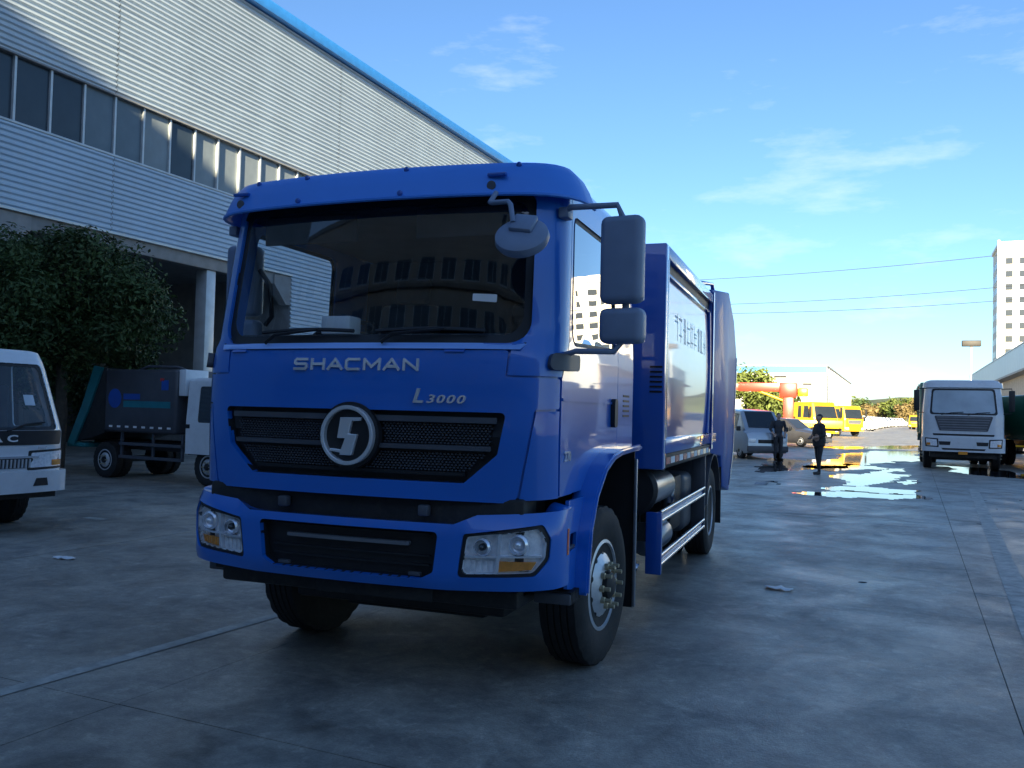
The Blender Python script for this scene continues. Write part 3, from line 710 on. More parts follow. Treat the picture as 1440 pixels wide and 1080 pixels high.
pipe('top_pipe', [(1.1, 4.25, 3.02), (1.1, 4.3, 3.13), (1.1, 5.6, 3.3), (1.1, 5.7, 3.22)], .025, M_body, tl)
pipe('top_pipe', [(.6, 4.3, 3.02), (.6, 4.32, 3.16), (.6, 6, 3.35), (.6, 6.1, 3.27)], .025, M_body, tl)
# rear wheel guards, side guards and tanks
for s in (1, -1):
    b = nb(); pth = [(4.9+.64*math.cos(R(a)), .52+.64*math.sin(R(a))) for a in range(170, 5, -11)]
    xa, xb = sorted((s*.62, s*1.25)); sweep(b, pth, xa, xb, .02); mk('rear_guard', b, M_dgrey, T, 40)
    xa, xb = sorted((s*1.13, s*1.257)); gp = box('guard_post', xa, xb, 1.374, 1.42, .343, .838, M_body, T, .006)
    xa, xb = sorted((s*1.10, s*1.245)); box('guard_end', xa, xb, 4.10, 4.16, .38, 1.19, M_dgrey, T, .006)
    xa, xb = sorted((s*.90, s*1.13)); box('guard_bracket', xa, xb, 1.385, 1.41, .60, .75, M_under, T)
    for z in (.80, .45):
        pipe('guard_rail', [(s*1.238, 1.42, z+.035), (s*1.238, 4.1, z+.035)], .016, M_steel, T); pipe('guard_rail', [(s*1.238, 1.42, z-.035), (s*1.238, 4.1, z-.035)], .016, M_steel, T)
        xa, xb = sorted((s*1.21, s*1.228)); box('guard_plate', xa, xb, 1.42, 4.1, z-.035, z+.035, M_body, T)
    b = nb(); lathe(b, [(.001, 1.50), (.09, 1.515), (.135, 1.55), (.14, 1.6), (.14, 2.5), (.12, 2.55), (.001, 2.57)], 'Y', 24, (s*1.04, 0, .98)); bmesh.ops.recalc_face_normals(b, faces=b.faces); mk('air_tank', b, mat('tank_grey', (.2, .22, .26), .3, .6), T, 40)
    b = nb(); lathe(b, [(.001, 1.46), (.19, 1.47), (.22, 1.50), (.22, 1.52), (.001, 1.53)], 'Y', 28, (s*.98, 0, 1.0)); bmesh.ops.recalc_face_normals(b, faces=b.faces); mk('tank_strap', b, M_black, T, 40)
    b = nb(); lathe(b, [(.001, 1.7), (.1, 1.72), (.13, 1.76), (.13, 2.4), (.001, 2.42)], 'Y', 24, (s*1.05, 0, .55)); bmesh.ops.recalc_face_normals(b, faces=b.faces); mk('air_tank', b, mat('tank_grey', (.2, .22, .26), .3, .6), T, 40)
    xa, xb = sorted((s*.55, s*1.10)); box('battery_box', xa, xb, 2.75, 3.35, .50, 1.02, M_under, T, .02)
    xa, xb = sorted((s*.55, s*1.12)); box('fuel_tank', xa, xb, 3.42, 4.02, .42, 1.02, M_dgrey, T, .08, 4)
    box('hanger', s*.8-.03, s*.8+.03, 2.6, 2.66, .45, 1.19, M_under, T)
    b = nb(); tube(b, [(s*1.08, 2.3, 1.19), (s*1.08, 2.3, .9), (s*1.08, 2.5, .85), (s*1.08, 2.5, .6)], .03); mk('hydraulic_hose', b, M_under, T, 50)
box('valve_block', .98, 1.15, 2.52, 2.70, .80, 1.02, M_steel, T, .02)
pipe('exhaust', [(.75, .8, 1.1), (.75, 1.0, .8), (.9, 1.1, .5), (1.12, 1.12, .42)], .045, M_steel, T, 12)

# ================================================================== GROUND
def ground_mat():
    m = bpy.data.materials.new('yard_concrete'); m.use_nodes = True; t = m.node_tree; p = t.nodes['Principled BSDF']
    g = t.nodes.new('ShaderNodeNewGeometry')
    def noi(sc, det, ro=.6, dist=0):
        n = t.nodes.new('ShaderNodeTexNoise'); n.inputs['Scale'].default_value = sc; n.inputs['Detail'].default_value = det; n.inputs['Roughness'].default_value = ro; n.inputs['Distortion'].default_value = dist
        t.links.new(g.outputs['Position'], n.inputs['Vector']); return n.outputs[0]
    def ramp(x, a, b, ca, cb):
        r = t.nodes.new('ShaderNodeValToRGB'); r.color_ramp.elements[0].position = a; r.color_ramp.elements[1].position = b
        r.color_ramp.elements[0].color = ca+(1,); r.color_ramp.elements[1].color = cb+(1,); t.links.new(x, r.inputs[0]); return r.outputs[0]
    def mul(a, b, f=1.0):
        n = t.nodes.new('ShaderNodeMixRGB'); n.blend_type = 'MULTIPLY'; n.inputs[0].default_value = f; t.links.new(a, n.inputs[1]); t.links.new(b, n.inputs[2]); return n.outputs[0]
    base = ramp(noi(.35, 6), .3, .72, (.235, .222, .195), (.41, .385, .335))
    st = ramp(noi(1.7, 8, .68, .6), .36, .62, (.55, .56, .58), (1.15, 1.13, 1.1))
    fine = mul(ramp(noi(70, 5, .8), .3, .7, (.72, .72, .72), (1.2, 1.2, 1.2)), ramp(noi(14, 6, .75), .35, .65, (.78, .78, .79), (1.14, 1.13, 1.12)))
    oil = ramp(noi(.8, 3, .5, 1.2), .28, .40, (.5, .5, .5), (1, 1, 1))
    scuff = ramp(noi(5.5, 7, .75, .3), .56, .70, (1, 1, 1), (1.6, 1.58, 1.55))
    c = mul(mul(mul(mul(base, st), fine), oil), scuff)
    t.links.new(c, p.inputs['Base Color'])
    mr = t.nodes.new('ShaderNodeMapRange'); mr.inputs[1].default_value = .3; mr.inputs[2].default_value = .7; mr.inputs[3].default_value = .30; mr.inputs[4].default_value = .66
    t.links.new(noi(.9, 6, .65, .5), mr.inputs[0]); t.links.new(mr.outputs[0], p.inputs['Roughness'])
    bn = t.nodes.new('ShaderNodeBump'); bn.inputs['Strength'].default_value = .55; bn.inputs['Distance'].default_value = .008
    t.links.new(noi(55, 5, .7), bn.inputs['Height']); t.links.new(bn.outputs[0], p.inputs['Normal'])
    return m
M_gr = ground_mat()
M_joint = mat('joint_filler', (.06, .06, .06), .9)
b = nb(); abox(b, -900, 900, -400, 2200, -.5, -.012); gro = mk('ground', b, M_gr); tag(gro, kind='structure')
# concrete slabs laid along the yard
sl = nb(); SL, SW = 6.0, 4.4
abox(sl, .0035, SW-.0035, .0035, SL-.0035, -.010, 0.0); slab_me = bpy.data.meshes.new('slab'); sl.to_mesh(slab_me); sl.free(); slab_me.materials.append(M_gr)
yard = empty('yard_pavement', None, None, gnd(165, 990)); yard['kind'] = 'structure'
BA2 = R(5.0); yard.rotation_euler = (0, 0, -BA2)
bj = nb(); abox(bj, -9*SW, 9*SW, -3*SL, 16*SL, -.011, -.008); mk('joint_filler', bj, M_joint, yard)
for i in range(-9, 9):
    for j in range(-3, 16):
        o = link('slab', slab_me, yard); o.location = (i*SW, j*SL, random.Random(i*31+j).uniform(-.0008, .0008))
# painted lines
M_line = mat('worn_line_paint', (.40, .39, .35), .7, var=.35, vscale=6, dirt=.95, dirtcol=(.22, .22, .21))
def line(a, c, wd, name='lane_marking'):
    a = Vector(a); c = Vector(c); d = (c-a).normalized(); q = Vector((-d.y, d.x, 0))*wd/2; b = nb(); n = 12
    L = []
    for k in range(n+1):
        p = a.lerp(c, k/n); j = random.Random(k).uniform(-.006, .006)
        L.append((b.verts.new(p+q*(1+j*8)+Vector((0, 0, .004))), b.verts.new(p-q*(1-j*8)+Vector((0, 0, .004)))))
    for u, v in zip(L, L[1:]): b.faces.new((u[0], u[1], v[1], v[0]))
    bmesh.ops.recalc_face_normals(b, faces=b.faces)
    o = mk(name, b, M_line); tag(o, kind='structure'); return o
a, c = gnd(0, 975), gnd(390, 865); d = (c-a).normalized(); line(a-d*3, a+d*10, .11)
a, c = gnd(1370, 690), gnd(1432, 835); line(a+(a-c)*.05, c+(c-a)*.6, .2)
a, c = gnd(120, 728), gnd(150, 731); line(a, c, .12)
# standing water
M_water = mat('puddle_water', (.03, .032, .034), .04, var=.1, spec=.6)
def puddle(pts, seed, thr=.0, cx=.10, cy=.16):
    # water where the paving dips: cells inside the outline, its rim broken by noise
    P = [gnd(x, y) for x, y in pts]; poly = [(p.x, p.y) for p in P]
    def edge(x, y):
        d = 1e9
        for i in range(len(poly)):
            a, c = Vector(poly[i-1]), Vector(poly[i]); v = c-a; q = Vector((x, y)); k = max(0, min(1, (q-a).dot(v)/max(1e-6, v.length_squared))); d = min(d, (a+v*k-q).length)
        return d
    b = nb(); V = {}
    x0, x1 = min(p[0] for p in poly)-2.4, max(p[0] for p in poly)+2.4; y0, y1 = min(p[1] for p in poly)-1.5, max(p[1] for p in poly)+1.5
    def vert(i, j):
        if (i, j) not in V: V[i, j] = b.verts.new((x0+i*cx, y0+j*cy, .0035))
        return V[i, j]
    for i in range(int((x1-x0)/cx)):
        for j in range(int((y1-y0)/cy)):
            x, y = x0+(i+.5)*cx, y0+(j+.5)*cy; d = min(1.6, edge(x, y)); d = d if inside((x, y), poly) else -d
            q = Vector((x*.55, y*.22, seed)); n_ = noise.noise(q)+.5*noise.noise(q*2.7)+.3*noise.noise(q*6.1)
            if d*.9+n_*.75 > .28+thr: b.faces.new((vert(i, j), vert(i+1, j), vert(i+1, j+1), vert(i, j+1)))
    if not b.faces: b.free(); return
    o = mk('puddle', b, M_water); tag(o, kind='structure'); return o
puddle([(1035, 668), (1040, 652), (1090, 645), (1135, 648), (1160, 640), (1215, 634), (1300, 634), (1296, 648), (1210, 656), (1130, 662), (1080, 672)], 1)
puddle([(1110, 684), (1165, 683), (1240, 686), (1300, 690), (1295, 696), (1230, 694), (1160, 690)], 2)
puddle([(1262, 672), (1290, 671), (1296, 681), (1268, 684)], 3)
puddle([(1375, 690), (1415, 694), (1440, 698), (1440, 704), (1400, 700)], 4)
puddle([(1320, 655), (1400, 657), (1440, 664), (1440, 676), (1370, 668), (1325, 663)], 5)
puddle([(1035, 676), (1090, 676), (1100, 682), (1050, 684)], 6)
puddle([(1150, 628), (1300, 626), (1302, 631), (1160, 633)], 7)
puddle([(1060, 690), (1180, 688), (1320, 694), (1440, 712), (1300, 708), (1120, 700)], 8, .42)
puddle([(1180, 660), (1290, 656), (1330, 676), (1240, 690), (1130, 682)], 9, .5)
puddle([(1120, 655), (1200, 645), (1260, 660), (1160, 668)], 10, .35)
# litter
def paper(px, py, L, W, rz, label, seed):
    rnd = random.Random(seed); b = nb(); g = {}
    for i in range(7):
        for j in range(4): g[i, j] = b.verts.new(((i/6-.5)*L*(1-.25*abs(j/3-.5)), (j/3-.5)*W*(1-.5*abs(i/6-.5)), .006+rnd.random()*.022))
    for i in range(6):
        for j in range(3): b.faces.new((g[i, j], g[i+1, j], g[i+1, j+1], g[i, j+1]))
    o = mk('litter_paper', b, M_paper, None, 60); o.location = gnd(px, py); o.rotation_euler = (0, 0, rz); tag(o, label, 'litter')
    md = o.modifiers.new('thickness', 'SOLIDIFY'); md.thickness = .002
paper(90, 786, .24, .10, R(10), 'small white paper scrap on the concrete before the white light truck', 1)
paper(1095, 829, .27, .16, R(-15), 'crumpled white paper scrap lying beside the blue truck', 2)
for k, (px, py) in enumerate([(1385, 704), (1402, 716), (1436, 704), (1440, 717), (1377, 737), (1212, 819)]):
    b = nb(); bmesh.ops.create_icosphere(b, subdivisions=2, radius=.026)
    for v in b.verts: v.co *= 1+.5*noise.noise(v.co*30+Vector((k, 0, 0))); v.co.z = max(0, v.co.z*.3)
    for v in b.verts: v.co.x *= 1.8
    o = mk('debris', b, M_under, None, 60); o.location = gnd(px, py); o.rotation_euler = (0, 0, k*1.3)
    tag(o, 'small dark clod of dirt on the yard concrete', 'debris', 'clods of dirt scattered on the yard')

# ================================================================== FACTORY HALL (left)
M_clad = mat('light_cladding', (.46, .54, .60), .42, .1, var=.05, vscale=.8, dirt=.2, dirtcol=(.3, .33, .36))
M_clad2 = mat('lower_cladding', (.42, .54, .66), .42, .1, var=.05, vscale=.8, dirt=.2, dirtcol=(.3, .33, .36))
M_fascia = mat('blue_fascia', (.03, .20, .55), .4, var=.1)
M_beam = mat('grey_beam', (.22, .23, .24), .6, var=.15)
M_recess = mat('recess_wall', (.20, .18, .16), .85, var=.25, vscale=.7, dirt=.5)
M_panes = [mat('pane_dark', (.035, .05, .065), .10, var=.3, vscale=.5), mat('pane_mid', (.12, .155, .18), .14, var=.25, vscale=.6), mat('pane_pale', (.20, .235, .25), .2, var=.25, vscale=.7)]
M_mull = mat('mullion', (.5, .54, .56), .4, .3)
H = empty('factory_hall', 'long factory hall clad in pale horizontal corrugated sheet with a ribbon of windows', 'building', B(0, -20), -BA)
S0, S1 = -14, 80
def corr(name, L, z0, z1, m, pitch=.15, dep=.055):
    b = nb(); prof = []; z = z0
    while z < z1-.01:
        for dz, x in ((0, 0), (.04, 0), (.075, dep), (.125, dep)):
            if z+dz <= z1: prof.append((x, z+dz))
        z += pitch
    prof.append((0, z1))
    a = [b.verts.new((x, .01, zz)) for x, zz in prof]; c = [b.verts.new((x, L-.01, zz)) for x, zz in prof]
    for i in range(len(prof)-1): b.faces.new((a[i], c[i], c[i+1], a[i+1]))
    me = bpy.data.meshes.new(name); b.to_mesh(me); b.free(); me.materials.append(m); return me
low = corr('lower_sheet', 10, 0, 2.1, M_clad2); upm = corr('upper_sheet', 10, 0, 1.215, M_clad)
for k in range(9):
    o = link('lower_sheet', low, H); o.location = (.0, S0+k*10.4, 6.30)
    for j in range(4):
        o = link('upper_sheet', upm, H); o.location = (.004*(j % 2), S0+k*10.4, 10.16+j*1.215)
for o in [c for c in H.children]: o.scale = (1, 1.04, 1)
box('upper_wall', -26, -.03, S0, S1, 10.2, 15.0, M_beam, H); box('lower_wall', -26, -.03, S0, S1, 6.15, 8.42, M_beam, H); box('window_core', -26, -.30, S0, S1, 8.42, 10.2, M_recess, H)
box('sill', -.30, .05, S0, S1, 8.40, 8.46, M_mull, H, .01); box('window_head', -.30, .04, S0, S1, 10.10, 10.155, M_beam, H, .01)
pm = []
for m in M_panes:
    b = nb(); abox(b, -.012, .012, .03, .97, 0, 1.63); me = bpy.data.meshes.new('window_pane'); b.to_mesh(me); b.free(); me.materials.append(m); pm.append(me)
b = nb(); abox(b, -.06, .03, -.03, .03, 0, 1.65); mul_me = bpy.data.meshes.new('mullion'); b.to_mesh(mul_me); b.free(); mul_me.materials.append(M_mull)
rnd = random.Random(3)
ks = {14: 0, 15: 0, 16: 1, 17: 1, 18: 2, 19: 0, 20: 2, 21: 2, 22: 2, 23: 2, 24: 2}
for k in range(S0, S1):
    o = link('window_pane', pm[ks.get(k, rnd.choice([1, 2, 2, 0]))], H); o.location = (-.12+rnd.uniform(-.012, .012), k+.25, 8.465)
    o.rotation_euler = (rnd.uniform(-.002, .002), 0, rnd.uniform(-.012, .012))
    o = link('mullion', mul_me, H); o.location = (-.06, k+.25, 8.462)
box('roof_fascia', -.5, .30, S0, S1, 15.02, 15.42, M_fascia, H, .03); box('roof', -26, -.5, S0, S1, 15.0, 15.3, M_beam, H)
BY0, BY1 = 13.9, 25.0
low0 = corr('lower_sheet', 10, 0, 6.28, M_clad2)
for y0, y1 in ((S0, BY0), (BY1, BY1+10), (BY1+10, BY1+20), (BY1+20, BY1+30), (BY1+30, BY1+40), (BY1+40, S1)):
    o = link('lower_sheet', low0, H); o.location = (.0, y0, .02); o.scale = (1, (y1-y0)/10, 1)
    box('lower_wall', -26, -.03, y0, y1, 0, 6.15, M_beam, H)
box('edge_beam', -.32, -.02, BY0, BY1, 5.86, 6.28, M_beam, H, .02); box('canopy_flashing', -.02, .10, BY0, BY1, 6.24, 6.30, M_mull, H)
for y, d in ((BY0, 1), (BY1, -1)): xprism('corner_bracket', [(y, 6.2), (y, 5.2), (y+d*.25, 5.2), (y+d*.9, 5.86), (y+d*.9, 6.2)], -.30, .02, M_beam, H)
box('rear_wall', -9.3, -9.0, BY0, BY1, 0, 6.15, M_recess, H)
box('column', -.55, -.1, 21.0, 21.4, 0, 5.86, M_mull, H, .02)
for y in (16.2, 19.4, 22.4):
    d_ = box('doorway', -8.995, -8.93, y, y+1.5, 0, 3.2, M_under, H); box('door_frame', -8.99, -8.90, y-.12, y, 0, 3.32, M_beam, d_)
box('end_wall', -26, -.05, S0-.3, S0-.01, 0, 15.0, M_clad, H); box('end_wall', -26, -.05, S1+.01, S1+.3, 0, 15.0, M_clad, H)

# ================================================================== OFFICE BLOCK BEHIND THE CAMERA (throws the big shadow, mirrored in the windscreen)
M_off = mat('office_render', (.38, .34, .30), .8, var=.1, vscale=.4, dirt=.2)
OB = empty('office_block', 'beige office block with rows of windows behind the viewer, mirrored in the blue truck windscreen', 'building', B(-30, 0), -BA)
box('wall', -55, 55, -14, 0, 0, 23.8, M_off, OB); box('parapet', -55.2, 55.2, -14.2, .15, 23.8, 24.1, M_beam, OB)
b = nb(); abox(b, -.95, .95, .0, .04, 0, 1.9); wme = bpy.data.meshes.new('window'); b.to_mesh(wme); b.free(); wme.materials.append(M_darkgl)
b = nb(); abox(b, -1.05, 1.05, .0, .08, -.12, 0); abox(b, -.03, .03, .04, .07, 0, 1.9); abox(b, -1.05, -.95, 0, .08, 0, 1.9); abox(b, .95, 1.05, 0, .08, 0, 1.9); fme = bpy.data.meshes.new('window_frame'); b.to_mesh(fme); b.free(); fme.materials.append(M_mull)
for i in range(-11, 12):
    for j in range(6):
        o = link('window', wme, OB); o.location = (i*3.1, .002, 1.1+j*3.5); f = link('window_frame', fme, o)
for j in range(1, 6): box('floor_band', -54, 54, 0, .25, 3.9+(j-1)*3.5, 4.2+(j-1)*3.5, M_recess if j % 2 else M_mull, OB)

# ================================================================== FAR WAREHOUSE, RIGHT HALL, TOWER
M_wwall = mat('white_cladding', (.48, .48, .47), .5, var=.05, vscale=.3)
M_wblue = mat('pale_blue_band', (.03, .26, .60), .45, var=.05)
M_greyw = mat('grey_side_cladding', (.42, .46, .48), .5, var=.08, vscale=.3)
cW = sfar(1162, 515, 150); W = empty('warehouse', 'white warehouse with a light blue band under its roof beyond the yellow trucks', 'building', (cW.x, cW.y, 0), -BA)
Hw = cW.z
box('hall', -60, -.02, .02, 76, 0, Hw-.05, M_greyw, W)
box('front_wall', -60, 0, -.10, 0, 0, Hw-1.1, M_wwall, W); box('blue_band', -60, .06, -.16, 0, Hw-1.1, Hw, M_wblue, W)
for k in range(19):
    box('side_panel', 0, .12, k*4+.06, k*4+3.94, 0, Hw, M_greyw, W); box('panel_joint', 0, .2, k*4+3.94, k*4+4.06, 0, Hw+.02, M_wwall, W)
box('vent', -8.2, -6.2, -.2, -.1, Hw-1.9, Hw-1.55, M_under, W); box('vent', -3.6, -2.2, -.2, -.1, Hw-3.1, Hw-2.8, M_under, W)
box('roof', -60.3, .3, -.3, 76.2, Hw, Hw+.12, M_greyw, W)
Rb = empty('side_hall', 'low pale grey hall with ribbed wall running along the right side of the yard', 'building', B(96, 14), -BA)
box('wall', .3, 22, 0, 118, 0, 11.55, M_greyw, Rb)
for k in range(59): box('wall_panel', 0, .3, k*2+.03, k*2+1.97, 8.0, 11.6, M_clad, Rb)
for k in range(59): box('lower_panel', .1, .3, k*2+.03, k*2+1.97, 0, 7.7, mat('beige_panel', (.5, .42, .33), .7, var=.15), Rb)
box('canopy', -1.2, .3, 0, 118, 7.7, 7.95, M_beam, Rb); box('roof_edge', -.1, 22, -.1, 118.1, 11.6, 11.75, M_clad, Rb)
pT = sfar(1406, 345, 235); Tw = empty('tower_block', 'tall cream high-rise with rows of small windows rising behind the side hall', 'building', (pT.x, pT.y, 0), -BA)
M_cream = mat('cream_render', (.72, .68, .58), .7, var=.05, vscale=.1)
Ht = pT.z
box('wall', 0, 27, 0, 16, 0, Ht, M_cream, Tw); box('parapet', -.3, 27.3, -.3, 16.3, Ht, Ht+.8, M_cream, Tw); box('corner_fin', -.5, 0, -.5, .6, 0, Ht+1.2, M_greyw, Tw)
b = nb(); abox(b, -.75, .75, -.06, -.02, 0, 1.5); twm = bpy.data.meshes.new('window'); b.to_mesh(twm); b.free(); twm.materials.append(M_darkgl)
b = nb(); abox(b, -.06, -.02, -.75, .75, 0, 1.5); tws = bpy.data.meshes.new('window'); b.to_mesh(tws); b.free(); tws.materials.append(M_darkgl)
nf = int((Ht-3)/3.1)
for j in range(nf):
    for i in range(9):
        o = link('window', twm, Tw); o.location = (2+i*2.9, 0, 2.2+j*3.1)
    box('floor_ledge', -.15, 27.15, -.2, -.02, 1.55+j*3.1, 1.75+j*3.1, M_cream, Tw)
    for i in range(4):
        o = link('window', tws, Tw); o.location = (0, 2.6+i*3.4, 2.2+j*3.1)
# flood light and power lines
pl = sfar(1366, 483, 92)
FL = empty('flood_light', 'flat rectangular flood light on a tall thin pole above the white truck', 'street lamp', (pl.x, pl.y, 0))
M_pole = mat('pale_pole', (.6, .64, .66), .5, .2)
pipe('pole', [(0, 0, 0), (0, 0, pl.z-.3)], [.09, .05], M_pole, FL); box('lamp_head', -.8, .8, -.25, .25, pl.z-.28, pl.z+.28, M_under, FL, .05); box('bracket', -.12, .12, -.1, .1, pl.z-.5, pl.z-.25, M_dgrey, FL)
for k, (p0, p1) in enumerate((((1000, 392), (1405, 363)), ((1030, 427), (1405, 408)), ((1035, 440), (1405, 427)))):
    a = sfar(*p0, 120); c = sfar(*p1, 120); d = c-a; a2 = a-d*1.2; c2 = c+d*.8; pts = []
    for q in range(41):
        t = q/40; p = a2.lerp(c2, t); p.z += -2.4*(1-(2*t-1)**2)+2.4*.93; pts.append(p)
    o = pipe('power_line', pts, .035, M_under, None, 5); tag(o, 'thin dark power line strung across the sky beside the tower block', 'cable', 'overhead power lines')

# ================================================================== VEGETATION
def leaf_mat(name, c):
    m = mat(name, c, .55, var=.45, vscale=1.1, spec=.3); return m
M_leaf = leaf_mat('dark_leaves', (.045, .075, .022)); M_leaf2 = leaf_mat('bright_leaves', (.10, .13, .03)); M_leaf3 = leaf_mat('autumn_leaves', (.16, .12, .05))
M_bark = mat('bark', (.07, .055, .04), .9, var=.3, vscale=8, bump=.4, bscale=30)
def crown(rad, n, size, seed, nc=60):
    rnd = random.Random(seed); b = nb(); cl = []
    for k in range(nc):
        while True:
            p = Vector((rnd.uniform(-1, 1), rnd.uniform(-1, 1), rnd.uniform(-1, 1)))
            if .25 < p.length < 1: break
        cl.append((p*(.72+.25*noise.noise(p*2+Vector((seed, 0, 0)))), rnd.uniform(.16, .34)))
    for k in range(n):
        c, r = rnd.choice(cl); d = Vector((rnd.gauss(0, 1), rnd.gauss(0, 1), rnd.gauss(0, 1))).normalized()
        p = c+d*r*(rnd.random()**.4); p = Vector((p.x*rad[0], p.y*rad[1], p.z*rad[2]))
        nrm = (d+Vector((rnd.gauss(0, .6), rnd.gauss(0, .6), rnd.gauss(.5, .6)))).normalized()
        t = nrm.orthogonal().normalized(); q = nrm.cross(t); a = rnd.uniform(0, 6.28); t, q = t*math.cos(a)+q*math.sin(a), q*math.cos(a)-t*math.sin(a)
        s = size*rnd.uniform(.6, 1.3)
        v = [b.verts.new(p+t*s), b.verts.new(p+q*s*.42+nrm*s*.12), b.verts.new(p-t*s), b.verts.new(p-q*s*.42+nrm*s*.12)]
        b.faces.new(v)
    return b, cl
def tree(loc, h, rad, n, size, seed, m, label, group=None, name='tree'):
    t = empty(name, label, 'tree', loc, 0, group); cz = h-rad[2]
    b, cl = crown(rad, n, size, seed); o = mk('crown', b, m, t); o.location = (0, 0, cz)
    b = nb(); tube(b, [(0, 0, 0), (.05, .03, cz*.35), (-.03, .06, cz*.7), (0, 0, cz+rad[2]*.5)], [h*.028, h*.022, h*.018, h*.006], 8)
    for c, r in cl[:9]: tube(b, [(0, .02, cz*.7), (c.x*rad[0]*.45, c.y*rad[1]*.45, cz*.85+c.z*rad[2]*.3), (c.x*rad[0]*.9, c.y*rad[1]*.9, cz+c.z*rad[2]*.9)], [h*.012, h*.008, h*.003], 5)
    mk('trunk', b, M_bark, t, 60); return t
def lat(px, py, l):
    d = ray(px, py); tt = l/d.dot(ND); return CAMP+d*tt
p = lat(88, 425, -16.6); tree((p.x, p.y, 0), p.z+2.15, (2.75, 2.5, 2.25), 42000, .062, 11, M_leaf, 'dense dark green round tree before the factory hall, behind the white light truck')
p = lat(20, 430, -17.6); tree((p.x, p.y, 0), p.z+1.9, (2.2, 2.2, 2.3), 18000, .065, 12, M_leaf, 'dark green tree cut by a taller round one, beside the white light truck')
p = lat(165, 540, -17.2); tree((p.x, p.y, 0), 3.2, (1.6, 1.4, 1.3), 9000, .06, 13, M_leaf, 'low dark bush tree behind the dark grey compactor truck')
# far trees
rnd = random.Random(8)
spots = [(1052, 96, 8.2, 4.0, 1), (1078, 100, 5.0, 3.2, 1), (1095, 104, 5.5, 3, 0)]
for k, (px, s, h, r, c) in enumerate(spots):
    q = sfar(px, 590, s); tree((q.x, q.y, 0), h, (r, r, h*.42), 2600, .30, 20+k, M_leaf2 if c else M_leaf, ['tall sunlit green tree rising above the red crane boom', 'low bright green tree under the red crane boom', 'dark green tree beside the red crane column'][k])
for k in range(13):
    q = sfar(1203+k*8.5, 590, 285+rnd.uniform(-15, 25)); h = rnd.uniform(6, 9.5)
    tree((q.x, q.y, 0), h, (h*.5, h*.5, h*.42), 900, .55, 40+k, [M_leaf2, M_leaf, M_leaf3][k % 3], ['small bright green tree at the far end of the yard', 'small dark green tree at the far end of the yard', 'small brownish autumn tree at the far end of the yard'][k % 3], 'trees at the far end of the yard')
M_hill = mat('hill_wood', (.10, .13, .07), .9, var=.5, vscale=.05, bump=1, bscale=.4)
b = nb(); g = {}
for i in range(90):
    for j in range(8):
        x = -350+i*9; y = 520+j*22; e = math.sin(j/7*math.pi)**.7
        hh = (9+7*noise.noise(Vector((x*.012, 3.3, 0)))+4*noise.noise(Vector((x*.05, y*.03, 1)))+2.0*noise.noise(Vector((x*.21, y*.2, 5))))*e*1.25
        g[i, j] = b.verts.new((x, y, max(-.2, hh) if 0 < j < 7 else -.2))
for i in range(89):
    for j in range(7): b.faces.new((g[i, j], g[i+1, j], g[i+1, j+1], g[i, j+1]))
tag(mk('hills', b, M_hill, None, 80), kind='structure')

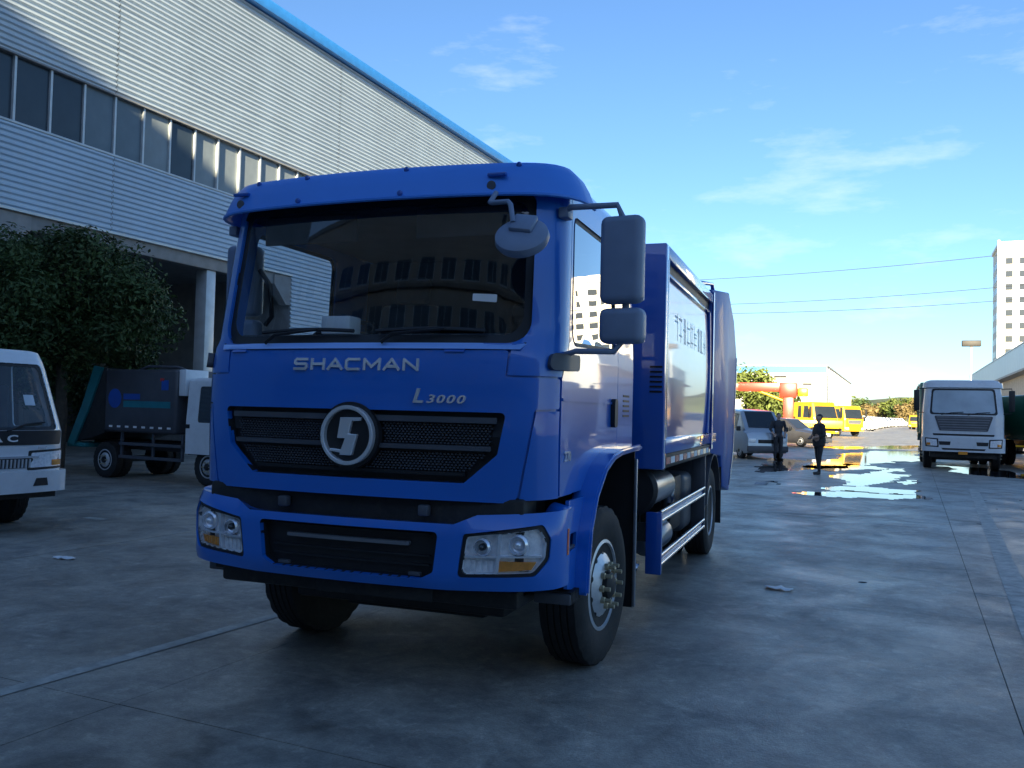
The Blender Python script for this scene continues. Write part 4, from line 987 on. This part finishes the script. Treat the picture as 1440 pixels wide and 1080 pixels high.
# ================================================================== OTHER VEHICLES
def simple_cab(root, hw, z0, zs0, zs1, zt, yn, lean, dep, paint, grille, band, lamp, M_g=M_darkgl, visor=False, sidewin=True, grille_m=None, ngr=4, wip=True, mir=True, inter=True, im=None):
    """cab-over cab: z0 bottom, zs0..zs1 windscreen, zt roof, nose at yn, dep deep. grille: (half top, half bottom, z0, z1); band: bumper (z0, z1); lamp: (x0,x1,z0,z1)"""
    k = hw
    S = Surf([(0, 0), (.3*k, .008*k), (.6*k, .03*k), (.8*k, .065*k), (.92*k, .13*k), (.98*k, .21*k), (k, .32*k), (k, dep*.6), (k, dep+.3)],
             [(z0, yn), (zs0, yn), (zs0+.03, yn+.02), (zs1, yn+lean), (zt, yn+lean*1.25)], [(zs0, 1), (zt, .93)], (.25*k, .25*k+.2+2.6*lean))
    S.ref = yn; u_ = S.us; ur = u_(yn+dep)
    ws = rpoly([(-.84*k, zs0), (.84*k, zs0), (.83*k, zs1), (-.83*k, zs1)], .07*k, 4)
    holes = [ws]
    yw0, yw1 = yn+.30*k+lean*.5, yn+dep*.80
    sw = rpoly([(u_(yw0), zs0+.02), (u_(yw1), zs0+.02), (u_(yw1), zs1), (u_(yw0+.12), zs1)], .05, 3)
    if sidewin: holes += [sw, [(-a, c) for a, c in sw]]
    cb = patch('cab', [(-ur, z0), (ur, z0), (ur, zt), (-ur, zt)], S, paint, root, holes, .11, .02)
    gl = patch('windscreen', ws, S.at(-.012), M_g, root, (), .2, 0)
    ring('screen_seal', ws, S, .003, -.02, M_black, gl)
    patch('screen_border', ws, S.at(-.009), M_black, gl, [rpoly([(-.79*k, zs0+.05*k), (.79*k, zs0+.05*k), (.78*k, zs1-.04*k), (-.78*k, zs1-.04*k)], .07*k, 4)], .12, .002)
    if sidewin:
        for mi in (False, True): patch('side_window', sw, S.at(-.012), M_g, root, (), .2, 0, mirror=mi)
    b = nb(); rings = []
    for z, o in ((zt-.005, 0), (zt+.05*k, -.03*k), (zt+.075*k, -.12*k)):
        lp = [S(-ur+2*ur*q/60, zt, o) for q in range(61)]
        for v in lp: v.z = z; v.y = min(v.y, yn+dep+o)
        rings.append([b.verts.new(v) for v in lp])
    for a, c in zip(rings, rings[1:]):
        for q in range(61): b.faces.new((a[q], a[(q+1) % 61], c[(q+1) % 61], c[q]))
    b.faces.new(rings[-1]); mk('roof', b, paint, root, 50)
    box('rear_wall', -k*.93, k*.93, yn+dep-.03, yn+dep-.005, z0, zt, paint, root)
    if inter:
        box('dashboard', -k*.9, k*.9, yn+.12*k+.06, yn+.45*k+.06, z0+.1, zs0-.0+.02, im or M_inter, root, .03); box('seat_back', -k*.85, k*.85, yn+dep*.72, yn+dep*.80, z0+.1, zs1-.05 if im else zs1-.25, im or M_inter, root, .05)
    if grille:
        gt, gb, g0, g1 = grille; go = rpoly([(-gb, g0), (gb, g0), (gt, g1), (-gt, g1)], .03*k, 3)
        gp = patch('grille', go, S.at(.012), grille_m or M_black, root, (), .12, .012)
        for q in range(ngr):
            z = g0+(g1-g0)*(q+.5)/ngr; wd = gb+(gt-gb)*(q+.5)/ngr-.05*k
            patch('grille_slat', [(-wd, z-.012*k), (wd, z-.012*k), (wd, z+.012*k), (-wd, z+.012*k)], S.at(.025), mat('slat_grey', (.19, .20, .22), .45), gp, (), .15, .015)
    if band:
        bz0, bz1 = band; S2 = Surf([(0, 0), (.3*k, .008*k), (.6*k, .03*k), (.85*k, .07*k), (.97*k, .13*k), (1.02*k, .21*k), (1.03*k, .35*k), (1.03*k, .8*k), (1.03*k, 1.2*k)], [(0, yn-.06)], [(0, 1)]); S2.ref = yn-.06
        bu = patch('bumper', rpoly([(-S2.us(yn+.3*k), bz0), (S2.us(yn+.3*k), bz0), (S2.us(yn+.3*k), bz1), (-S2.us(yn+.3*k), bz1)], .03), S2, paint, root, (), .1, .08)
        root['_'] = 0; del root['_']
    else: S2, bu = S, cb
    if lamp:
        x0, x1, l0, l1, onb = lamp; SS = S2 if onb else S
        for mi in (False, True):
            lo = rpoly([(x0, l0), (x1*.97, l0+.01), (x1, l1), (x0+.02, l1-.02*k)], .02, 3)
            patch('lamp_surround', rpoly([(x0-.035*k, l0-.035*k), (x1+.01*k, l0-.02*k), (x1+.03*k, l1+.03*k), (x0-.02*k, l1+.01*k)], .02, 3), SS.at(.003), M_black, root, (), .1, .004, mirror=mi)
            hl = patch('headlight', lo, SS.at(.006), M_refl, root, (), .1, .02, mirror=mi); patch('lamp_lens', lo, SS.at(.014), M_lens, hl, (), .2, 0, mirror=mi)
            patch('turn_signal', [(x0+.6*(x1-x0), l0+.02), (x1-.03, l0+.02), (x1-.03, l0+.45*(l1-l0)), (x0+.6*(x1-x0), l0+.45*(l1-l0))], SS.at(.010), M_amber, hl, (), .1, .003, mirror=mi)
    if wip:
        for x in (-.55*k, .1*k):
            pipe('wiper', [S(x, zs0-.01, .02), S(x+.25*k, zs0+.06, .02), S(x+.55*k, zs0+.09, .015)], .012, M_black, root, 5)
    if mir:
        for s in (1, -1):
            mo = box('side_mirror', s*(k+.2)-.09, s*(k+.2)+.09, yn+.12, yn+.2, zs0+.15*(zs1-zs0), zs1-.05, M_black, root, .03)
            pipe('mirror_stay', [(s*k*.93, yn+.3, zs1), (s*(k+.2), yn+.2, zs1+.01), (s*(k+.2), yn+.17, zs1-.06)], .015, M_black, mo, 6); pipe('mirror_stay', [(s*k*.96, yn+.3, zs0+.05), (s*(k+.2), yn+.2, zs0+.07), (s*(k+.2), yn+.17, zs0+.18)], .015, M_black, mo, 6)
    if visor:
        patch('visor', rpoly([(-u_(yn+.5), zs1+.02), (u_(yn+.5), zs1+.02), (u_(yn+.5), zt-.02), (-u_(yn+.5), zt-.02)], .04), S.at(.07), paint, root, (), .12, .02)
    return S, S2, bu
def chassis(root, hw, L0, L1, wheels, Rr, zf, wd=.25, rim=None):
    for s in (1, -1): box('frame_rail', s*.38-.035, s*.38+.035, L0, L1, zf-.18, zf, M_under, root)
    for i, (y, dual) in enumerate(wheels):
        for s in (1, -1):
            wheel('wheel', (s*(hw-wd/2-.02), y, Rr), root, Rr, wd, rim or Rr*.56, True, 0, s, M_rim, 6)
            if dual: wheel('wheel', (s*(hw-wd*1.55-.04), y, Rr), root, Rr, wd, rim or Rr*.56, False, 0, s, M_rim)
        box('axle', -hw+.2, hw-.2, y-.06, y+.06, Rr-.06, Rr+.06, M_under, root)

# --- white light truck (left edge)
J = empty('light_truck', 'white light truck with a toothed chrome grille parked before the round tree', 'truck', (-7.76, 2.205, 0), R(80))
S, S2, bu = simple_cab(J, .93, .62, 1.24, 2.06, 2.17, -1.05, .34, 1.6, M_white, None, (.48, .74), (.40, .90, .78, .98, False), M_ws, mir=False)
patch('screen_apron', rpoly([(-.84, 1.06), (.84, 1.06), (.87, 1.235), (-.87, 1.235)], .04), S.at(.008), M_black, J, (), .1, .008)
gp = patch('grille', rpoly([(-.50, .78), (.36, .78), (.46, .90), (-.60, .90)], .02), S.at(.010), M_black, J, (), .1, .01)
for k in range(19): patch('grille_tooth', [(-.47+k*.047, .785), (-.45+k*.047, .785), (-.445+k*.047, .89), (-.465+k*.047, .89)], S.at(.026), M_chrome, gp, (), .2, .016)
patch('grille_rim', [(-.62, .90), (.5, .90), (.52, .925), (-.64, .925)], S.at(.022), M_chrome, gp, (), .1, .02)
letters('JAC', -.21, .23, 1.10, .085, S, M_paper, J, .003, 0, .008, None, .25)
for s in (1, -1): patch('fog_recess', [(s*.42, .56), (s*.62, .56), (s*.60, .655), (s*.46, .655)], S2.at(.006), M_black, bu, (), .2, .006)
for s, z in ((.50, 1.01), ): patch('badge', [(s, z), (s+.11, z), (s+.12, z+.03), (s+.01, z+.03)], S.at(.01), M_chrome, J, (), .2, .01)
chassis(J, .86, -.6, 4.2, [(0, False), (2.9, True)], .37, .72, .2)
box('cargo_bed', -.95, .95, .75, 4.3, .78, 1.25, M_white, J, .02); box('front_apron', -.8, .8, -.95, -.6, .40, .6, M_under, J)
sb = patch('windscreen_notice', [(.42, 1.55), (.56, 1.55), (.56, 1.68), (.42, 1.68)], S.at(-.02), M_paper, J, (), .2, .002)
# --- dark grey small compactor truck with teal tail
M_dbody = mat('charcoal_body', (.055, .055, .065), .45, coat=.3, var=.15, dirt=.2); M_teal = mat('teal_paint', (.01, .16, .17), .4, coat=.3, dirt=.2); M_teal2 = mat('teal_stripe', (.01, .17, .20), .4); M_bl3 = mat('blue_print', (.01, .07, .35), .4)
D = empty('compactor_truck', 'small charcoal compactor truck with teal tail and white cab, parked under the factory hall', 'truck', (-8.68, 9.15, 0), R(81.5))
simple_cab(D, .93, .62, 1.22, 1.95, 2.05, -1.0, .3, 1.55, M_white, None, (.48, .74), (.45, .88, .80, .98, False), M_darkgl)
patch('door_pull', [(-.30, 1.12), (-.14, 1.12), (-.14, 1.2), (-.30, 1.2)], lambda y, z, f=0.0: Vector((-.94-f, .3-y, z)), M_black, D, (), .2, .02)
chassis(D, .88, -.7, 4.0, [(0, False), (3.05, True)], .38, .78, .2)
bd = box('body', -.98, .98, .80, 2.95, .98, 2.28, M_dbody, D, .06, 3)
for s in (1, -1):
    xa, xb = sorted((s*.981, s*.986)); box('stripe', xa, xb, .95, 2.35, 1.50, 1.63, M_teal2, bd); xa, xb = sorted((s*.981, s*.990)); b = nb(); lathe(b, [(.20, .981 if s > 0 else -.987), (.20, .987 if s > 0 else -.981)], 'X', 24, (0, 2.62, 1.68)); mk('round_logo', b, M_bl3, bd)
    xa, xb = sorted((s*.981, s*.987)); box('print', xa, xb, 1.85, 2.35, 1.66, 1.78, M_bl3, bd); box('print', xa, xb, 1.02, 1.22, 1.86, 2.06, M_bl3, bd); box('print', xa, xb, 1.15, 1.26, 2.04, 2.1, M_red, bd)
    for k in range(8): box('reflective_tape', xa, xb, .92+k*.25, 1.02+k*.25, 1.08, 1.12, M_paper, bd)
    for z in (.72, .45): xa, xb = sorted((s*.90, s*.94)); box('guard_rail', xa, xb, .65, 2.5, z, z+.06, M_dgrey, D)
    for y in (.65, 1.5, 2.45): xa, xb = sorted((s*.86, s*.90)); box('guard_post', xa, xb, y, y+.05, .45, .98, M_dgrey, D)
pipe('roof_pipe', [(-.6, .9, 2.26), (-.6, 1.2, 2.34), (-.6, 2.1, 2.36), (-.6, 2.4, 2.27)], .03, M_dgrey, bd)
TLd = [(2.97, .95), (3.5, .80), (4.0, .75), (3.65, 1.5), (3.3, 2.33), (2.97, 2.3)]
td = xprism('tail', TLd, -.94, .94, M_under, D, .02)
for s in (1, -1):
    xa, xb = sorted((s*.941, s*.985)); xprism('tail_frame', [(3.05, 2.32), (3.32, 2.36), (3.68, 1.52), (4.1, .72), (3.9, .66), (3.45, 1.46)], xa, xb, M_teal, td)
box('tail_bar', -.95, .95, 3.62, 3.74, 1.4, 1.5, M_teal, td); box('tail_tray', -.93, .93, 3.6, 4.2, .62, .72, M_teal, td, .02)
box('white_tank', -.93, -.35, .60, .79, 1.75, 2.28, M_white, D, .02)

# --- white garbage truck facing the camera, far right
M_grn = mat('green_body', (.10, .26, .17), .45, var=.1, dirt=.2); M_pale = mat('pale_white_paint', (.60, .64, .68), .35, coat=.5, var=.04, dirt=.15)
pw = gnd(1358, 662); WT = empty('refuse_truck', 'white cab refuse truck with green body standing by the puddles', 'truck', (pw.x, pw.y+1.2, 0), R(-4))
S, S2, bu = simple_cab(WT, 1.22, .95, 1.86, 2.74, 2.95, -1.3, .32, 1.9, M_pale, (.88, .72, 1.32, 1.82), (.62, 1.10), (.78, 1.14, .80, 1.04, True), mat('sky_pale_glass', (.36, .42, .46), .12, var=.2, vscale=1.2), True, True, M_dgrey, 6)  # pale window colour has the sky's reflection painted in
patch('lower_grille', [(-.9, 1.16), (.9, 1.16), (.92, 1.22), (-.92, 1.22)], S.at(.012), M_black, WT, (), .2, .01)
for s in (1, -1): patch('fog_slot', [(s*.40, .84), (s*.72, .84), (s*.74, .96), (s*.38, .96)], S2.at(.008), M_black, bu, (), .2, .01)
patch('bumper_slot', [(-.62, .68), (.62, .68), (.66, .74), (-.66, .74)], S2.at(.008), M_black, bu, (), .2, .01)
chassis(WT, 1.2, -1.0, 6.5, [(0, False), (4.4, True)], .5, .95, .28)
bd = box('body', -1.27, 1.24, .9, 5.6, 1.15, 3.02, M_grn, WT, .05); xprism('tail', [(5.62, 1.1), (6.9, .8), (7.1, 1.9), (6.2, 3.1), (5.62, 3.05)], -1.22, 1.22, M_grn, WT, .02)
box('body_rib', -1.30, -1.27, 2.2, 2.3, 1.2, 3.0, M_grn, bd); box('body_rib', -1.30, -1.27, 4.0, 4.1, 1.2, 3.0, M_grn, bd); pipe('air_intake', [(-1.15, .8, 1.1), (-1.15, .8, 2.9), (-1.05, .7, 3.0)], .07, M_dgrey, WT)
box('front_beam', -1.0, 1.0, -1.1, -.8, .42, .62, M_under, WT)
box('tow_plate', -.15, .12, -1.4, -1.37, .54, .64, M_amber, bu)
box('axle_beam', -.9, .9, -.15, .15, .30, .45, M_under, WT)

# --- yellow trucks
M_yel = mat('yellow_paint', (.72, .38, .005), .35, coat=.5, var=.06, dirt=.08); M_yel2 = mat('deep_yellow_paint', (.75, .42, .01), .4, coat=.4, var=.06)
def yellow_truck(loc, rz, label, crew=True, back=None, sc=1.0, M_yel=M_yel, M_yel2=M_yel2, nm='yellow_truck'):
    t = empty(nm, label, 'truck', loc, rz, None); dep = 2.5 if crew else 1.8
    simple_cab(t, 1.15, .72, 1.62, 2.5, 2.72, -1.2, .28, dep, M_yel, (.75, .65, 1.15, 1.5), (.5, .92), (.68, 1.08, .62, .84, True), M_darkgl, False, True, M_dgrey, 3)
    if crew:
        for s in (1, -1):
            xa, xb = sorted((s*1.09, s*1.158)); box('pillar', xa, xb, .15, .32, 1.62, 2.5, M_yel, t)
    chassis(t, 1.15, -.8, 6.8, [(0, False), (4.2, True)], .48, .95, .27)
    if back == 'flat': box('bed', -1.2, 1.2, dep-1.0, 6.9, 1.0, 1.45, M_yel2, t, .03)
    if back == 'tank': bd_ = box('body', -1.2, 1.2, dep-1.0, 6.8, 1.0, 2.6, M_yel2, t, .1)
    t.scale = (sc, sc, sc)
    return t
q = gnd(1152, 619); yellow_truck((q.x-.2, q.y+1.5, 0), R(38), 'yellow crew-cab truck in the sun beside the red crane column', True, 'flat', 1.02)
q = gnd(1187, 614); yellow_truck((q.x+.2, q.y+2, 0), R(38), 'yellow truck parked behind the yellow crew-cab truck in the sun', False, 'tank', 1.02)
q = gnd(1290, 604); yellow_truck((q.x-.3, q.y, 0), R(-12), 'yellow truck seen past the side of the white refuse truck', False, 'tank', .95)
# --- crane truck with red boom
M_redp = mat('red_paint', (.42, .025, .008), .4, coat=.4, var=.08)
q = sfar(1108, 619, 63); CT = empty('crane_truck', 'truck crane with a long red boom and pale cab behind the silver van', 'crane', (q.x, q.y, 0), R(-88))
simple_cab(CT, 1.15, .75, 1.65, 2.5, 2.75, -5.0, .28, 1.8, M_white, (.75, .65, 1.15, 1.5), (.5, .92), (.68, 1.08, .62, .84, True), M_darkgl)
chassis(CT, 1.15, -4.4, 3.5, [(-3.6, False), (1.0, True)], .48, .95, .27); box('bed', -1.2, 1.2, -2.2, 3.5, 1.0, 1.5, M_yel2, CT, .03)
col_ = box('column', -.36, .36, -.35, .35, .9, 3.2, M_redp, CT, .05); box('column_head', -.42, .42, -.6, .55, 3.0, 4.05, M_redp, CT, .08)
for k, (y0, y1, h) in enumerate(((-3.4, .6, .30), (-4.6, -3.2, .24), (-5.6, -4.4, .18))): box('boom', -h*.7, h*.7, y0, y1, 3.72-h, 3.72+h, M_redp, CT, .03)
for k in range(4): box('boom_plate', -.23, -.215, -3.2+k*.9, -2.6+k*.9, 3.62, 3.82, M_yel, CT)
pipe('boom_cylinder', [(0, .2, 2.6), (0, -2.0, 3.45)], .09, M_yel, CT, 10); box('control_box', -.8, -.45, -.2, .3, 1.5, 2.2, M_yel, CT, .04); box('winch', -.3, .3, .6, 1.3, 3.1, 3.7, M_yel, CT, .1)
# --- van and car
def van(name, label, cat, loc, rz, st, paint, glassm, wheels, Rr, group=None, hw=.85, detail=True):
    """st: stations front to back (y, z_bottom, z_belt, z_top, hw_belt, hw_top)"""
    t = empty(name, label, cat, loc, rz, group); b = nb(); rg = []
    for (y, zb, zl, zt_, hb, ht) in st:
        pts = [(-hb*.94, zb), (-hb, zb+.12), (-hb, zl), (-ht, zt_-.05), (-ht*.85, zt_), (ht*.85, zt_), (ht, zt_-.05), (hb, zl), (hb, zb+.12), (hb*.94, zb)]
        rg.append([b.verts.new((x, y, z)) for x, z in pts])
    n = len(rg[0])
    for a, c in zip(rg, rg[1:]):
        for k in range(n): b.faces.new((a[k], a[(k+1) % n], c[(k+1) % n], c[k]))
    b.faces.new(list(reversed(rg[0]))); b.faces.new(rg[-1]); bmesh.ops.recalc_face_normals(b, faces=b.faces)
    mk('body', b, paint, t, 35)
    for i, (A, C) in enumerate(zip(st, st[1:])):
        slope = (C[3]-A[3])/max(.01, C[0]-A[0])
        if slope > .35 and C[3]-C[2] > .25:                 # windscreen
            b = nb(); ya, za, yb_, zb_ = A[0], A[3], C[0], C[3]
            d = Vector((0, yb_-ya, zb_-za)); nn = Vector((0, -d.z, d.y)).normalized()*.012
            v = [Vector((-A[5]*.80, ya, za))+d*.06+nn, Vector((A[5]*.80, ya, za))+d*.06+nn, Vector((C[5]*.80, yb_, zb_))-d*.06+nn, Vector((-C[5]*.80, yb_, zb_))-d*.06+nn]
            b.faces.new([b.verts.new(q) for q in v]); mk('windscreen', b, glassm, t)
        elif A[3]-A[2] > .25 and C[3]-C[2] > .25 and C[0]-A[0] > .35:
            for s in (1, -1):
                b = nb(); P = lambda S_, f, w_: Vector((s*(S_[4]+(S_[5]-S_[4])*f+.012), 0, S_[2]+(S_[3]-.05-S_[2])*f))
                v = []
                for S_, yy in ((A, A[0]+.05), (C, C[0]-.05)):
                    for f in (.10, .9): p = P(S_, f, 0); p.y = yy; v.append(p)
                q = [b.verts.new(v[0]), b.verts.new(v[2]), b.verts.new(v[3]), b.verts.new(v[1])]
                f_ = b.faces.new(q if s > 0 else q[::-1]); mk('side_window', b, glassm, t)
    for y in wheels:
        for s in (1, -1): wheel('wheel', (s*(hw-.10), y, Rr), t, Rr, .19, Rr*.6, True, 0, s, M_rim, 5)
    if detail:
        y0 = st[0][0]; zf = st[0][1]
        for s in (1, -1): box('headlight', s*hw*.72-.14, s*hw*.72+.14, y0-.02, y0+.1, zf+.32, zf+.48, M_refl, t, .02); box('tail_light', s*hw*.85-.07, s*hw*.85+.07, st[-1][0]-.02, st[-1][0]+.02, zf+.5, zf+.85, M_red, t)
        box('front_bumper', -hw*.95, hw*.95, y0-.08, y0+.08, zf-.02, zf+.2, M_dgrey, t, .03); box('grille', -hw*.45, hw*.45, y0-.015, y0+.05, zf+.3, zf+.44, M_black, t, .01)
        for s in (1, -1): box('door_mirror', s*(hw+.12)-.08, s*(hw+.12)+.08, st[2][0]+.1, st[2][0]+.2, st[2][2]+.02, st[2][2]+.2, M_black, t, .03)
    return t
M_sil = mat('silver_paint', (.42, .46, .50), .3, .4, coat=.5, var=.05); M_dcar = mat('dark_car_paint', (.04, .04, .045), .25, coat=.8)
VAN = [(-2.1, .32, .80, .85, .78, .76), (-2.02, .25, .98, 1.03, .83, .78), (-1.75, .22, 1.05, 1.16, .85, .76), (-1.1, .22, 1.08, 1.86, .85, .70), (.2, .22, 1.08, 1.93, .85, .70), (1.15, .22, 1.08, 1.93, .85, .70), (2.0, .22, 1.08, 1.90, .85, .70), (2.12, .3, 1.05, 1.75, .82, .68)]
CAR = [(-2.2, .3, .66, .70, .74, .7), (-2.0, .22, .80, .84, .84, .78), (-1.0, .2, .92, 1.0, .88, .74), (-.2, .2, .96, 1.55, .88, .66), (.7, .2, .98, 1.62, .88, .66), (1.6, .2, .98, 1.58, .88, .66), (2.1, .3, .95, 1.2, .84, .68), (2.2, .35, .85, .9, .8, .7)]
q = gnd(1052, 645); van('minivan', 'silver minivan parked nose out past the tail of the blue truck', 'van', (q.x-.25, q.y+1.6, 0), R(28), VAN, M_sil, M_darkgl, (-1.4, 1.3), .31)
q = gnd(1108, 628); van('parked_car', 'dark grey car standing behind the two people', 'car', (q.x, q.y+1.5, 0), R(55), CAR, M_dcar, M_darkgl, (-1.4, 1.35), .33, hw=.88)
# far row of parked white vans
q = gnd(1208, 602.5); f0 = van('white_van', 'white van in the long far row at the end of the yard', 'van', (q.x, q.y, 0), R(70), VAN, M_white, M_darkgl, (-1.4, 1.3), .31, 'vans in the far row', detail=False); f0.scale = (1.15,)*3
for k in range(1, 11):
    c = copy_tree(f0); px = 1208+k*5.5; s = 135+k*13; q = sfar(px, 594, s); c.location = (q.x, q.y, 0); c.rotation_euler = (0, 0, R(70+(k*37) % 13))
f0.location = sfar(1208, 594, 135); f0.location.z = 0
# truck seen between the refuse truck and the side hall
q = gnd(1440, 645); yellow_truck((q.x+.6, q.y+2.5, 0), R(8), 'yellow truck behind the refuse truck, before the side hall', False, None, 1.0)

M_navy = mat('navy_paint', (.015, .04, .14), .35, coat=.5, var=.06); M_gr2 = mat('bottle_green_paint', (.02, .10, .06), .4, coat=.4, var=.06); M_rd2 = mat('brick_red_paint', (.22, .03, .02), .4, coat=.4, var=.06)
for x, y, m, lb in ((13.9, 29.6, M_navy, 'navy blue truck added out of view for reflections, beside the pale truck with green body'), (17.4, 30.4, M_gr2, 'bottle green truck added out of view for reflections, in the row beside the navy blue truck'), (20.9, 31.2, M_rd2, 'brick red truck added out of view for reflections, at the end of the row'), (10.4, 28.8, M_pale, 'pale truck with green body added out of view for reflections, beside the white refuse truck')):
    yellow_truck((x, y, 0), R(6), lb, False, 'tank', 1.02, m, M_gr2 if m is M_pale else m, 'reflection_truck')  # trucks added beyond the view for the blue truck's side to reflect
# ================================================================== PEOPLE
def person(name, label, loc, rz, h, jacket, trouser, pose):
    k = h/1.75; b = nb()
    def cap(a, c, r0, r1, n=10):
        a = Vector(a)*k; c = Vector(c)*k; L = (c-a).length; m_ = max(3, int(L/(.02*k)))
        pts = [a.lerp(c, t/m_) for t in range(m_+1)]; rr = [(r0+(r1-r0)*t/m_)*k for t in range(m_+1)]
        tube(b, pts, rr, n); ball(a/k, (r0, r0, r0)); ball(c/k, (r1, r1, r1))
    def ball(c, r):
        Mx = Matrix.Translation(Vector(c)*k) @ Matrix.Diagonal((r[0]*k, r[1]*k, r[2]*k, 1)); bmesh.ops.create_icosphere(b, subdivisions=3, radius=1, matrix=Mx)
    # front is -y
    st = pose.get('stride', 0)
    for s in (1, -1):
        f = -st*s
        cap((s*.095, 0, .88), (s*.10, f*.5-.01, .48), .098, .064); cap((s*.10, f*.5-.01, .48), (s*.105, f+.02, .09), .064, .043)
        ball((s*.105, f+.01, .06), (.045, .055, .05)); cap((s*.105, f+.02, .04), (s*.112, f-.14, .032), .042, .036)
        sh = Vector((s*.20, .01, 1.42)); el, ha = [Vector((s*abs(q[0]), q[1], q[2])) for q in pose['arm']]
        cap(sh, el, .068, .052); cap(el, ha, .052, .036)
        d = (ha-el).normalized(); pc = ha+d*.05; ball(pc, (.036, .03, .045))
        side = Vector((s, 0, 0)); side = (side-d*side.dot(d)).normalized()
        for q in range(4):
            o = ha+d*.08+side*(q-1.5)*.02; kn = o+d*(.035+.006*(1.5-abs(q-1.5)))+Vector((0, -.006, -.008)); cap(o, kn, .0115, .0105, 6); cap(kn, kn+d*.024+Vector((-s*.012, -.004, -.014)), .0105, .009, 6)
        cap(ha+d*.03-side*.03, ha+d*.085-side*.05, .013, .010, 6)
    ball((0, 0, .93), (.155, .115, .12)); ball((0, .0, 1.10), (.155, .115, .2)); ball((0, .005, 1.28), (.185, .125, .2)); ball((0, .01, 1.40), (.19, .10, .09))
    cap((0, .01, 1.42), (0, -.005, 1.56), .062, .055)
    hz = 1.655; ball((0, -.01, hz), (.075, .092, .105)); ball((0, -.035, hz-.045), (.058, .065, .06)); ball((0, -.105, hz-.012), (.013, .016, .022))
    for s in (1, -1): ball((s*.076, .0, hz-.005), (.012, .022, .03))
    ball((0, .018, hz+.035), (.084, .094, .085))
    if pose.get('coat'):
        ball((0, .0, 1.0), (.235, .18, .2)); ball((0, 0, 1.22), (.24, .18, .25)); ball((0, 0, .88), (.22, .165, .11)); ball((0, .03, 1.42), (.2, .12, .1))
    me = bpy.data.meshes.new(name); b.to_mesh(me); b.free(); o = link(name, me)
    md = o.modifiers.new('r', 'REMESH'); md.mode = 'VOXEL'; md.voxel_size = .0125*k; ms = o.modifiers.new('s', 'SMOOTH'); ms.iterations = 2; ms.factor = .4
    bpy.context.view_layer.update(); me2 = bpy.data.meshes.new_from_object(o.evaluated_get(bpy.context.evaluated_depsgraph_get())); o.modifiers.clear(); o.data = me2
    for m in (jacket, trouser, mat('skin', (.42, .27, .20), .5), mat('hair', (.015, .013, .012), .5), mat('shoe', (.03, .028, .026), .6)): me2.materials.append(m)
    hem = .80 if pose.get('coat') else .90
    for p in me2.polygons:
        c = p.center/k; zl = c.z; arm = abs(c.x) > .16 and zl > .7 or c.y < -.17 and zl > .8
        ha = Vector(pose['arm'][1]); hd = min((Vector((abs(c.x), c.y, c.z))-Vector((abs(ha.x), ha.y, ha.z))).length, 9)
        if zl < .085: i = 4
        elif zl > 1.50: i = 3 if (zl > hz+.05 or (c.y > .02 and zl > hz-.06)) and not (c.y < -.07 and zl < hz+.075) else 2
        elif hd < .12 and c.y < -.02: i = 2
        elif zl < hem and not arm: i = 1
        else: i = 0
        p.material_index = i; p.use_smooth = True
    o.location = loc; o.rotation_euler = (0, 0, rz); tag(o, label, 'person')
    # eyes and mouth
    for s in (1, -1):
        b = nb(); bmesh.ops.create_icosphere(b, subdivisions=2, radius=.009*k, matrix=Matrix.Translation((s*.03*k, -.093*k, (hz+.012)*k))); mk('eye', b, mat('hair', (.015, .013, .012), .5), o, 60)
    b = nb(); abox(b, -.02*k, .02*k, -.103*k, -.09*k, (hz-.056)*k, (hz-.048)*k); mk('mouth', b, mat('lip', (.35, .15, .13), .5), o)
    return o
M_jk1 = mat('charcoal_jacket', (.028, .026, .03), .75, var=.25, vscale=14, bump=.3, bscale=25); M_jk2 = mat('navy_jacket', (.03, .033, .042), .75, var=.25, vscale=14, bump=.3, bscale=25); M_tr1 = mat('dark_trousers', (.022, .022, .026), .8, var=.2, vscale=12); M_tr2 = mat('grey_trousers', (.035, .037, .045), .8, var=.2, vscale=12)
q = gnd(1151, 667); p1 = person('person', 'person in a dark puffy coat standing with hands held in front, back half turned', (q.x, q.y, 0), R(-60), 1.73, M_jk1, M_tr1, {'arm': ((.29, -.01, 1.15), (.14, -.20, 1.08)), 'coat': True, 'stride': .06})
q = gnd(1094, 647); p2 = person('person', 'person in a dark jacket facing this way beside the silver minivan', (q.x, q.y, 0), R(25), 1.78, M_jk2, M_tr2, {'arm': ((.30, .03, 1.16), (.22, -.10, .96)), 'stride': .02})
